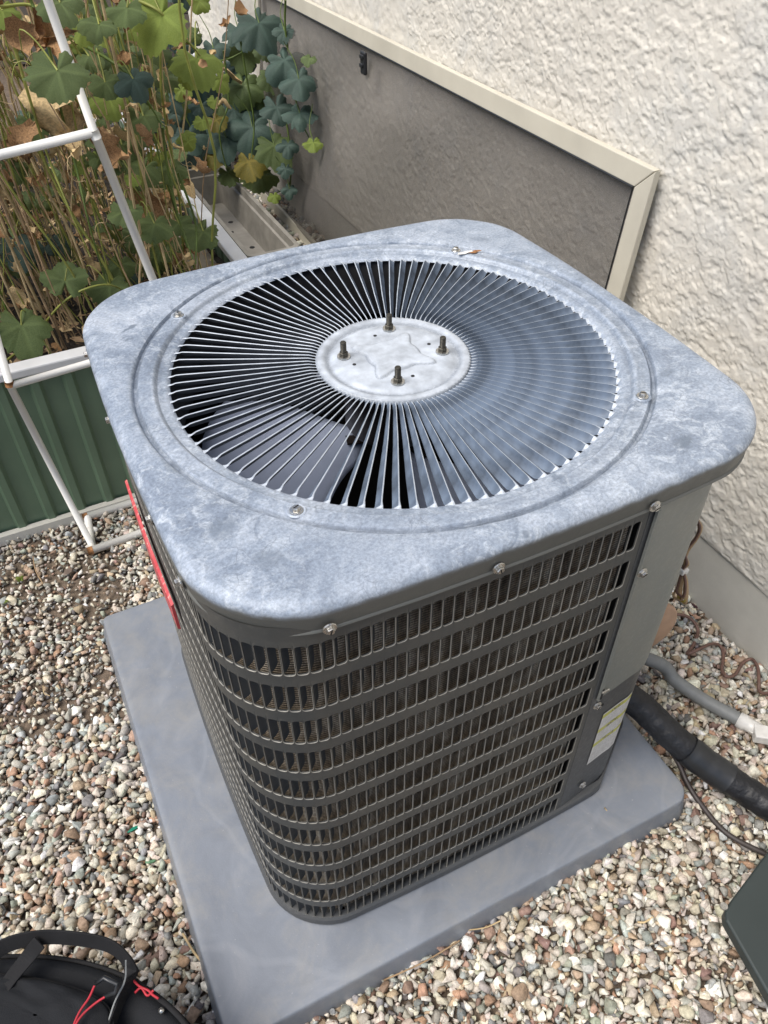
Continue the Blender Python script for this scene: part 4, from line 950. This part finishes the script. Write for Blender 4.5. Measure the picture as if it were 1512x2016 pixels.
def ribbon(pts, wd, th, side, name, mat):
    pts = [Vector(p) for p in pts]; P = []
    for i, p in enumerate(pts):
        t = (pts[min(i + 1, len(pts) - 1)] - pts[max(i - 1, 0)]).normalized(); s_ = (Vector(side[i] if isinstance(side, list) else side)); s_ = (s_ - t * s_.dot(t)).normalized(); n = t.cross(s_)
        P.append([p - s_ * wd - n * th - BO_, p + s_ * wd - n * th - BO_, p + s_ * wd + n * th - BO_, p - s_ * wd + n * th - BO_])
    mb = MB(); mb.grid(P, False, True); L = len(P) - 1; mb.f += [(0, 1, 2, 3), tuple(L * 4 + k for k in (3, 2, 1, 0))]; mb.m += [0, 0]; return bevel(fixn(mb.build(name, mat, bag)), .0006, 1)
zz = .20
arch = spline([at(-60, 1935, 2, .17), at(0, 1868, 2, .19), at(75, 1846, 2, .205), at(150, 1848, 2, .21), at(215, 1862, 2, .205), at(252, 1895, 2, .19), at(256, 1930, 2, .165), at(240, 1965, 2, .158), at(215, 2030, 2, .158)], 6)
ribbon(arch, .0125, .0016, (.2, .35, .85), 'handle', M_web)
arch2 = spline([at(78, 1855, 2, .212), at(50, 1890, 2, .19), at(15, 1935, 2, .175), at(-25, 2000, 2, .17)], 6); ribbon(arch2, .0105, .0015, (.8, -.5, .2), 'strap', M_web)
seam = spline([at(248, 1890, 2, .212), at(246, 1930, 2, .185), at(225, 1975, 2, .172), at(205, 2040, 2, .168)], 6); ribbon(seam, .0012, .0008, (1, 0, .2), 'strap_edge', M_conduit)
cu = [at(u, v, 2, .165) for u, v in ((-120, 1918), (-20, 1916), (70, 1926), (150, 1946), (205, 1975), (222, 2015), (214, 2090), (60, 2120), (-120, 2120))]
cu = spline(cu + cu[:1], 6)[:-1]; cc_ = sum(cu, Vector()) / len(cu); P = []
for q, z in ((1.0, -.022), (1.01, -.010), (.99, .000), (.955, .006), (.90, .009), (.80, .0105), (.68, .0115), (.54, .012), (.40, .0122), (.25, .0122), (.02, .0122)):
    P.append([cc_ + (p - cc_) * q + Vector((0, 0, z + (.011 * mnoise.noise(Vector((p.x * q * 22, p.y * q * 14, 3))) if q < .93 else .002 * mnoise.noise(p * 30)))) - BO_ for p in cu])
MB().grid(P, False, True).build('front_pocket', M_bag, bag, True)
MB().tube([p + Vector((0, 0, -.002)) - BO_ for p in cu[:40]], .0018, 6).build('pocket_piping', M_web, bag, True)
zp = spline([at(u, v, 2, .150) for u, v in ((250, 1918), (285, 1945), (325, 1975), (360, 2010), (385, 2050))], 8)
MB().tube([p - BO_ for p in zp], .0042, 6, flat=.5).build('zip_tape', M_web, bag, True)
dk = [at(u, v, 2, .188) - BO_ for u, v in ((188, 1936), (205, 1925), (232, 1938), (226, 1956), (205, 1962))]; MB().tube(dk[:4] + [dk[4]], .0035, 8).build('buckle', M_blk, bag, True)
for pth in ([(186, 1941), (175, 1965), (158, 1990), (146, 2016), (140, 2040)], [(206, 1963), (188, 1975), (165, 1995), (150, 2016), (146, 2040)]):
    MB().tube([p - BO_ for p in spline([at(u, v, 2, .190) for u, v in pth], 6)], .0016, 6).build('red_cord', M_red, bag, True)
for pth in ([(262, 1930), (275, 1942), (292, 1950), (300, 1958), (312, 1966)], [(265, 1955), (278, 1945), (290, 1960), (302, 1950)]):
    MB().tube([p - BO_ for p in spline([at(u, v, 2, .158) for u, v in pth], 6)], .0018, 6).build('red_cord', M_red, bag, True)
MB().lathe([(0, .004), (.004, .003), (.004, -.003), (0, -.004)], 8).build('zip_pull', M_zinc, bag, True, loc=at(318, 1990, 2, .152) - BO_)

# ------------------------------------------------------------------ vines
def leaf_mesh(seed, lobes=5, depth=.3, cup=.25):
    rg = random.Random(seed); fold = rg.uniform(-.1, .55); tw = rg.uniform(-.5, .5); jag = rg.uniform(.05, .13); bite = [(rg.uniform(-2.6, 2.6), rg.uniform(.05, .28)) for _ in range(rg.choice((0, 1, 2, 3)))]; crl = rg.uniform(.0, .45); n = 60; nr = 5; P = []
    ph = [rg.uniform(-.1, .1) for _ in range(8)]; w1, w2, w3 = rg.uniform(.6, 1.4), rg.uniform(0, 6), rg.uniform(0, 6)
    def rr2(a):   # a=0 is the tip, +-pi the stalk notch
        base = .80 + .16 * math.cos(a) - .04 * math.cos(2 * a)
        lob = depth * (abs(math.cos(a * lobes / 2 / 1.08 + ph[0])) ** .7 - .55)
        d = math.pi - abs(a); notch = .62 * math.exp(-(d / .22) ** 2)
        ser = jag * (((a * 11 / math.pi + .3 * math.sin(a * 3)) % 1) - .5) + .014 * math.sin(a * 31 + ph[1] * 30)
        for ba, bd_ in bite: notch += bd_ * math.exp(-((a - ba) / .10) ** 2)
        asym = 1 + .10 * math.sin(a + ph[2] * 20)
        return max(.12, (base + lob + ser) * asym - notch)
    vs = [(0, 0, 0)]; at_v = [(0, 0, 0)]; fs = []
    for j in range(1, nr + 1):
        for i in range(n):
            a = -math.pi + 2 * math.pi * (i + .5) / n; q = j / nr; r = rr2(a) * q if q > .5 else rr2(a) * q * 1.0
            x, y = r * math.sin(a), r * math.cos(a)
            va = a * lobes / 2 / 1.08; k = abs(((va / math.pi) % 1) - 0); vd = min(k, 1 - k) * 2 * q * .8
            z = -cup * (r * r) * .5 + .07 * math.cos(va * 2) * q * w1 + .06 * math.sin(2.1 * x * 2 + w2) * q + .05 * math.sin(3.3 * y + w3) * q - .10 * q ** 3 * rg.uniform(.8, 1) + fold * abs(x) * .6 + tw * x * y * .5 - crl * q ** 5 * (.5 + .5 * math.sin(a * 3 + w2)) * .5 + .03 * math.sin(9 * x + w3) * math.sin(8 * y + w2) * q
            vs.append((x, y, z)); at_v.append((q, vd, 0))
    for i in range(n): fs.append((0, 1 + i, 1 + (i + 1) % n))
    for j in range(nr - 1):
        for i in range(n):
            a = 1 + j * n + i; b = 1 + j * n + (i + 1) % n; fs.append((a, a + n, b + n, b))
    fs = [f[::-1] for f in fs]
    me = bpy.data.meshes.new('leaf'); me.from_pydata(vs, [], fs); me.polygons.foreach_set('use_smooth', [True] * len(fs))
    ad = me.attributes.new('leaf', 'FLOAT_VECTOR', 'POINT'); ad.data.foreach_set('vector', np.array(at_v, np.float32).ravel()); me.update(); return me
LM = {}
for key, mt in (('G', M_leafG), ('Y', M_leafY), ('B', M_leafB), ('O', M_leafO)):
    LM[key] = []
    for k in range(12):
        me = leaf_mesh(100 + k + (50 if key == 'B' else 0), 5, .38 if key == 'B' else .17 + .04 * (k % 3), .2 + .12 * (k % 4)); me.materials.append(mt); LM[key].append(me)
def leaf(parent, P, rad, key, roll=0, facing=None, name='leaf', jitter=.35):
    "roll: direction of the tip as seen, degrees clockwise from straight down"
    n = facing or ((CAMP - P).normalized() * .62 + Vector((rnd.uniform(-jitter, jitter), rnd.uniform(-jitter, jitter), .55 + rnd.uniform(-jitter, jitter))))
    n = n.normalized(); down = Vector((0, 0, -1)) + Vector((rnd.uniform(-.15, .15), rnd.uniform(-.15, .15), 0)); ty = (down - n * down.dot(n)).normalized(); tx = ty.cross(n)
    M = Matrix((tx, ty, n)).transposed() @ Matrix.Rotation(R(roll), 3, 'Z')
    o = bpy.data.objects.new(name, rnd.choice(LM[key])); C.objects.link(o); o.parent = parent
    o.matrix_local = Matrix.Translation(P - parent.location) @ M.to_4x4() @ Matrix.Diagonal((rad, rad * rnd.uniform(.9, 1.05), rad, 1)); return o
def stem_tube(parent, pts, r, mat, name='stem', sub=5):
    sp = spline([Vector(p) - parent.location for p in pts], sub); n = len(sp); rs = [r * (1.1 - .5 * i / n) for i in range(n)]
    return MB().tube(sp, rs, 5).build(name, mat, parent, True)

vine = empty('vine', 'green and yellow lobed-leaf vine climbing over the white rack and green bed', 'vine', loc=(-.3, 1.3, .35))
VL1 = [(113, 138, 60, .73, 'G', 5), (118, 5, 42, .9, 'G', 20), (195, 48, 36, .95, 'G', -40), (165, 55, 30, .98, 'Y', 30), (207, 162, 34, 1.0, 'G', 0), (262, 155, 36, .98, 'B', 15), (282, 228, 38, 1.05, 'G', -10), (215, 195, 36, 1.06, 'Y', 0),
       (318, 28, 62, 1.0, 'Y', -35), (386, 116, 50, 1.05, 'Y', -15), (250, 15, 38, 1.0, 'G', 10), (245, 418, 36, .95, 'G', 10), (304, 440, 38, .98, 'G', 0), (400, 455, 40, 1.05, 'G', -25), (352, 440, 28, 1.1, 'G', 10),
       (128, 553, 46, 1.02, 'G', 160), (216, 562, 46, 1.05, 'G', -10), (42, 640, 54, 1.0, 'G', 5), (285, 330, 38, 1.15, 'G', -20), (338, 330, 30, 1.2, 'G', -10), (240, 285, 44, 1.2, 'G', 0), (32, 480, 46, 1.25, 'B', 10), (120, 480, 34, 1.3, 'B', 0),
       (232, 120, 40, 1.3, 'G', 0), (60, 240, 34, 1.2, 'G', 10), (262, 350, 18, 1.0, 'Y', -30), (330, 480, 40, 1.3, 'G', 0), (380, 510, 36, 1.4, 'G', 0), (300, 520, 36, 1.4, 'G', 10), (20, 330, 30, 1.3, 'G', 0), (240, 520, 30, 1.25, 'G', 0), (330, 365, 26, 1.35, 'G', 20),
       (150, 700, 24, 1.1, 'G', 0), (5, 20, 30, 1.1, 'Y', 0), (175, 110, 30, 1.1, 'G', 40), (300, 105, 36, 1.35, 'G', 0), (265, 470, 30, 1.4, 'G', 30)]
lp = []
for (u, v, rp, y, key, roll) in VL1:
    P = at(u, v, 1, y); P = P; rad_ = rp / FPX * (P - CAMP).length * .95; leaf(vine, P, rad_, key, roll + rnd.uniform(-12, 12), jitter=.22); lp.append((P, rad_))
# petioles to nearby running stems
run = [[(0, 14), (60, 10), (110, 40), (160, 110)], [(165, 90), (215, 118), (262, 155), (300, 215), (325, 255)], [(270, 0), (310, 20), (350, 60), (395, 110)], [(60, 0), (95, 90), (118, 210), (150, 330), (175, 440), (210, 560)], [(25, 80), (60, 200), (95, 310), (140, 420), (178, 505)], [(320, 250), (330, 330), (352, 430), (380, 510)], [(0, 720), (60, 670), (130, 590), (205, 560), (260, 580)], [(350, 340), (385, 440), (385, 520)]]
for k, rn_ in enumerate(run): stem_tube(vine, [at(u, v, 1, 1.02 + .03 * math.sin(i * 2 + k)) for i, (u, v) in enumerate(rn_)], .0032, M_stY if k % 2 == 0 else M_stG)
for P, r_ in lp:
    Q = P + Vector((rnd.uniform(-.04, .04), rnd.uniform(.02, .07), rnd.uniform(.02, .06))); stem_tube(vine, [P, (P + Q) / 2 + Vector((0, 0, .012)), Q, Q + Vector((rnd.uniform(-.03, .03), .05, rnd.uniform(-.08, .0)))], .0016, M_stY, sub=3)
for i in range(60):        # small leaves among the big ones along the top
    P = at(rnd.choice((rnd.uniform(120, 440), rnd.uniform(150, 330))), rnd.uniform(-20, 330), 1, rnd.uniform(1.1, 1.5)); leaf(vine, P, rnd.uniform(.018, .036), rnd.choice('GYYYG'), rnd.uniform(-60, 60), jitter=.5)
for i in range(150):        # leaves deeper in
    P = Vector((rnd.uniform(-1.15, .12), rnd.uniform(1.25, 2.7), rnd.choice((rnd.uniform(.38, .6), rnd.uniform(.5, 1.45))))); leaf(vine, P, rnd.uniform(.028, .055), rnd.choice('GGGGB'), rnd.uniform(-40, 40), jitter=.5)
for i in range(46):        # a drape of leaves over the far end of the bed and above the corner
    P = Vector((rnd.uniform(-.1, .32), rnd.uniform(2.2, 3.3), rnd.uniform(.5, 1.25))); leaf(vine, P, rnd.uniform(.03, .055), rnd.choice('GGBY'), rnd.uniform(-40, 40), jitter=.4)

# dried stalks with withered leaves, standing in the bed
dry = empty('dried_vine_stalks', 'tangle of dried brown and yellowing stalks with withered leaves standing in the green bed', 'dried plant', loc=(-.4, 1.3, .35))
stalk_pts = []
mbs = MB()
for i in range(460):
    x, y = rnd.uniform(-1.15, .02), rnd.choice((rnd.uniform(1.0, 1.5), rnd.uniform(1.0, 2.4))); h = rnd.uniform(.5, 1.25); lx, ly = rnd.gauss(-.09, .12), rnd.gauss(.02, .12); z0 = .34
    ctl = [(x, y, z0)] + [(x + lx * q + rnd.gauss(0, .012), y + ly * q + rnd.gauss(0, .012), z0 + h * q) for q in (.25, .5, .75, 1)]
    mt = rnd.choice((0, 0, 1, 1, 1, 1, 2, 3, 3)); r_ = rnd.choice((.0016, .002, .0028, .0042))
    mats = (M_stB, M_stT, M_stG, M_stY)
    if i < 120: stem_tube(dry, ctl, r_, mats[mt], 'stalk', 3)
    else:
        sp = spline([Vector(p) - dry.location for p in ctl], 3); mbs.tube(sp, [r_ * .7] * len(sp), 4, mi=mt)
    stalk_pts += [Vector(c) for c in ctl[1:]]
for i in range(420):    # curly tendrils
    p = rnd.choice(stalk_pts) - dry.location; a = rnd.uniform(0, 6); pts = []
    for k in range(7): a += rnd.uniform(.2, 1.1); p = p + Vector((math.cos(a) * .012, rnd.uniform(-.008, .008), math.sin(a) * .012 - .006)); pts.append(p)
    mbs.tube(spline(pts, 2), .0009, 3, cap=False, mi=rnd.choice((0, 1, 1, 3)))
q = mbs.build('thin_stalks', [M_stB, M_stT, M_stG, M_stY], dry, True); q['kind'] = 'stuff'
def dry_mesh(seed):
    rg = random.Random(seed); P = []
    for i in range(7):
        u = i / 6; wd = math.sin(math.pi * min(1, u * .9 + .1)) * rg.uniform(.25, .5); curl = rg.uniform(.8, 2.2); row = []
        for j in range(5):
            v_ = (j / 4 - .5) * 2; row.append((wd * math.sin(v_ * curl) / curl * 1.6 + rg.uniform(-.06, .06), -u * 1.0 + rg.uniform(-.04, .04), wd * (1 - math.cos(v_ * curl)) * .7 + .25 * math.sin(u * 5 + seed) + rg.uniform(-.06, .06)))
        P.append(row)
    me = MB().grid(P).mesh('withered_leaf'); me.materials.append(rg.choice((M_dry, M_dry, M_dry2))); me.polygons.foreach_set('use_smooth', [True] * len(me.polygons)); return me
DM = [dry_mesh(k) for k in range(14)]
for i in range(295):
    P = rnd.choice(stalk_pts) + Vector((rnd.gauss(0, .02), rnd.gauss(0, .02), rnd.gauss(-.03, .05))); 
    if P.z < .4 or P.z > 1.5: P.z = rnd.uniform(.5, 1.3)
    o = bpy.data.objects.new('withered_leaf', rnd.choice(DM)); C.objects.link(o); o.parent = dry
    o.matrix_local = Matrix.Translation(P - dry.location) @ (Matrix.Rotation(rnd.uniform(0, 6.28), 3, 'Z') @ Matrix.Rotation(rnd.gauss(0, .5), 3, 'X') @ Matrix.Rotation(rnd.gauss(0, .5), 3, 'Y')).to_4x4() @ Matrix.Scale(rnd.uniform(.022, .055), 4)
mbd = MB()
for i in range(1700):
    P = rnd.choice(stalk_pts) - dry.location + Vector((rnd.gauss(0, .02), rnd.gauss(0, .02), rnd.gauss(-.05, .09))); me_ = rnd.choice(DM)
    M = (Matrix.Rotation(rnd.uniform(0, 6.28), 3, 'Z') @ Matrix.Rotation(rnd.gauss(0, .6), 3, 'X') @ Matrix.Rotation(rnd.gauss(0, .6), 3, 'Y')) * rnd.uniform(.012, .035)
    mbd.add([M @ v_.co + P for v_ in me_.vertices], [tuple(p.vertices) for p in me_.polygons], rnd.choice((0, 1, 1)))
q = mbd.build('withered_scraps', [M_dry, M_dry2], dry, True); q['kind'] = 'stuff'
for (u, v, rp, y) in ((90, 60, 34, .93), (30, 62, 26, .96), (80, 50, 30, .95), (205, 280, 30, .93), (130, 245, 40, 1.05), (100, 200, 44, 1.05), (60, 270, 34, 1.1), (290, 400, 34, 1.2)):
    P = at(u, v - rp, 1, y); o = bpy.data.objects.new('withered_leaf', rnd.choice(DM)); C.objects.link(o); o.parent = dry; r_ = rp / FPX * (P - CAMP).length * 2
    o.matrix_local = Matrix.Translation(P - dry.location) @ Matrix.Rotation(R(-30), 4, 'Z') @ Matrix.Rotation(R(70), 4, 'X') @ Matrix.Rotation(rnd.uniform(-.4, .4), 4, 'Z') @ Matrix.Scale(r_, 4)

# blue-green vine hanging over the screen's far end
hv = empty('hanging_vine', 'blue-green lobed-leaf vine hanging down over the far end of the mesh screen', 'vine', loc=(.55, 2.4, .9))
VL2 = [(510, 45, 44, 2.35, 'B', 15), (560, 118, 36, 2.2, 'B', 30), (588, 155, 30, 2.1, 'B', 10), (545, 212, 30, 2.2, 'B', 0), (590, 222, 30, 2.1, 'B', 20), (478, 168, 40, 2.5, 'G', 0), (497, 250, 40, 2.4, 'B', -10), (372, 266, 36, 2.5, 'B', 0), (445, 272, 32, 2.45, 'B', 5), (430, 262, 26, 2.5, 'B', 0),
       (540, 285, 38, 2.3, 'G', 0), (567, 285, 19, 2.15, 'B', 0), (617, 280, 18, 2.0, 'Y', 0), (425, 236, 24, 2.45, 'O', 40), (425, 308, 22, 2.45, 'O', 10), (490, 318, 30, 2.35, 'O', 20), (512, 345, 34, 2.4, 'G', 0), (562, 332, 15, 2.15, 'B', 0), (448, 340, 22, 2.45, 'G', 0), (540, 385, 12, 2.2, 'Y', 0), (570, 372, 14, 2.15, 'B', 0), (465, 130, 30, 2.6, 'B', 20),
       (420, 95, 24, 2.6, 'B', 0), (525, 95, 24, 2.4, 'G', 10), (470, 60, 26, 2.6, 'B', 0), (520, 175, 34, 2.5, 'G', 10), (540, 150, 30, 2.45, 'G', 0), (460, 215, 28, 2.5, 'B', 0), (300, 110, 26, 2.5, 'B', 0), (330, 150, 30, 2.6, 'G', 0), (365, 75, 24, 2.6, 'B', 10), (500, 205, 30, 2.5, 'B', 0), (560, 60, 18, 2.4, 'B', 0), (610, 115, 14, 2.2, 'G', 0), (345, 200, 26, 2.7, 'G', 0), (300, 60, 24, 2.6, 'B', 0), (395, 210, 20, 2.6, 'B', 0), (480, 100, 30, 2.6, 'G', 0)]
hp = []
for (u, v, rp, y, key, roll) in VL2:
    P = at(u, v, 1, y)
    if P.x > .70: P = at(u, v, 0, .69)
    leaf(hv, P, rp / FPX * (P - CAMP).length * 1.1, key, roll + rnd.uniform(-10, 10), jitter=.2); hp.append(P)
for rn_ in ([(562, 0), (562, 60), (575, 150), (590, 230), (608, 270)], [(470, 60), (485, 150), (500, 240), (495, 310)], [(540, 120), (560, 220), (572, 300), (572, 370)], [(440, 100), (450, 200), (432, 260), (445, 330)], [(300, 90), (360, 80), (430, 120), (500, 90)], [(545, 300), (570, 330), (568, 365), (540, 382)], [(325, 190), (350, 140), (400, 120)], [(380, 160), (365, 220), (375, 250)]):
    stem_tube(hv, [(at(u, v, 1, 2.35) if at(u, v, 1, 2.35).x < .69 else at(u, v, 0, .69)) for u, v in rn_], .004, M_stG)
for P in hp[::2]: stem_tube(hv, [P, P + Vector((0, .03, .05)), P + Vector((rnd.uniform(-.04, .04), .06, .11))], .002, M_stG, sub=3)
for i in range(34):
    P = Vector((rnd.uniform(.1, .68), rnd.uniform(2.7, 3.4), rnd.uniform(.75, 1.5))); leaf(hv, P, rnd.uniform(.03, .055), rnd.choice('BBG'), rnd.uniform(-40, 40), jitter=.4)
for (u, v, rp) in ((415, 180, 26), (350, 95, 20), (380, 110, 16), (365, 385, 22)):
    P = at(u, v - rp, 1, 2.5); o = bpy.data.objects.new('withered_leaf', rnd.choice(DM)); C.objects.link(o); o.parent = hv
    o.matrix_local = Matrix.Translation(P - hv.location) @ Matrix.Rotation(rnd.uniform(0, 6), 4, 'Z') @ Matrix.Scale(rp / FPX * (P - CAMP).length * 2, 4)
# fallen yellow-green leaves on gravel
for i, (u, v, lab_) in enumerate(((42, 1137, 'crumpled pale green leaf on the gravel left of the brown stone'), (12, 1180, 'crumpled pale green leaf on gravel at the very left edge'))):
    o = bpy.data.objects.new('fallen_leaf', LM['Y'][i]); C.objects.link(o); o.location = at(u, v, 2, GZ + .012); o.scale = (.018, .014, .03); o.rotation_euler = (.3, .5, 1 + i); tag(o, lab_, 'leaf')
for o in bpy.data.objects:
    if o.parent is None and o.name.split('.')[0] == 'green_stone': o['group'] = 'green stone chips left of the pad'
    if o.parent is None and o.name.split('.')[0] == 'raised_bed': o['group'] = 'corrugated steel raised beds'
    if o.parent is None and o.name.split('.')[0] == 'fallen_leaf': o['group'] = 'fallen leaves on the gravel'
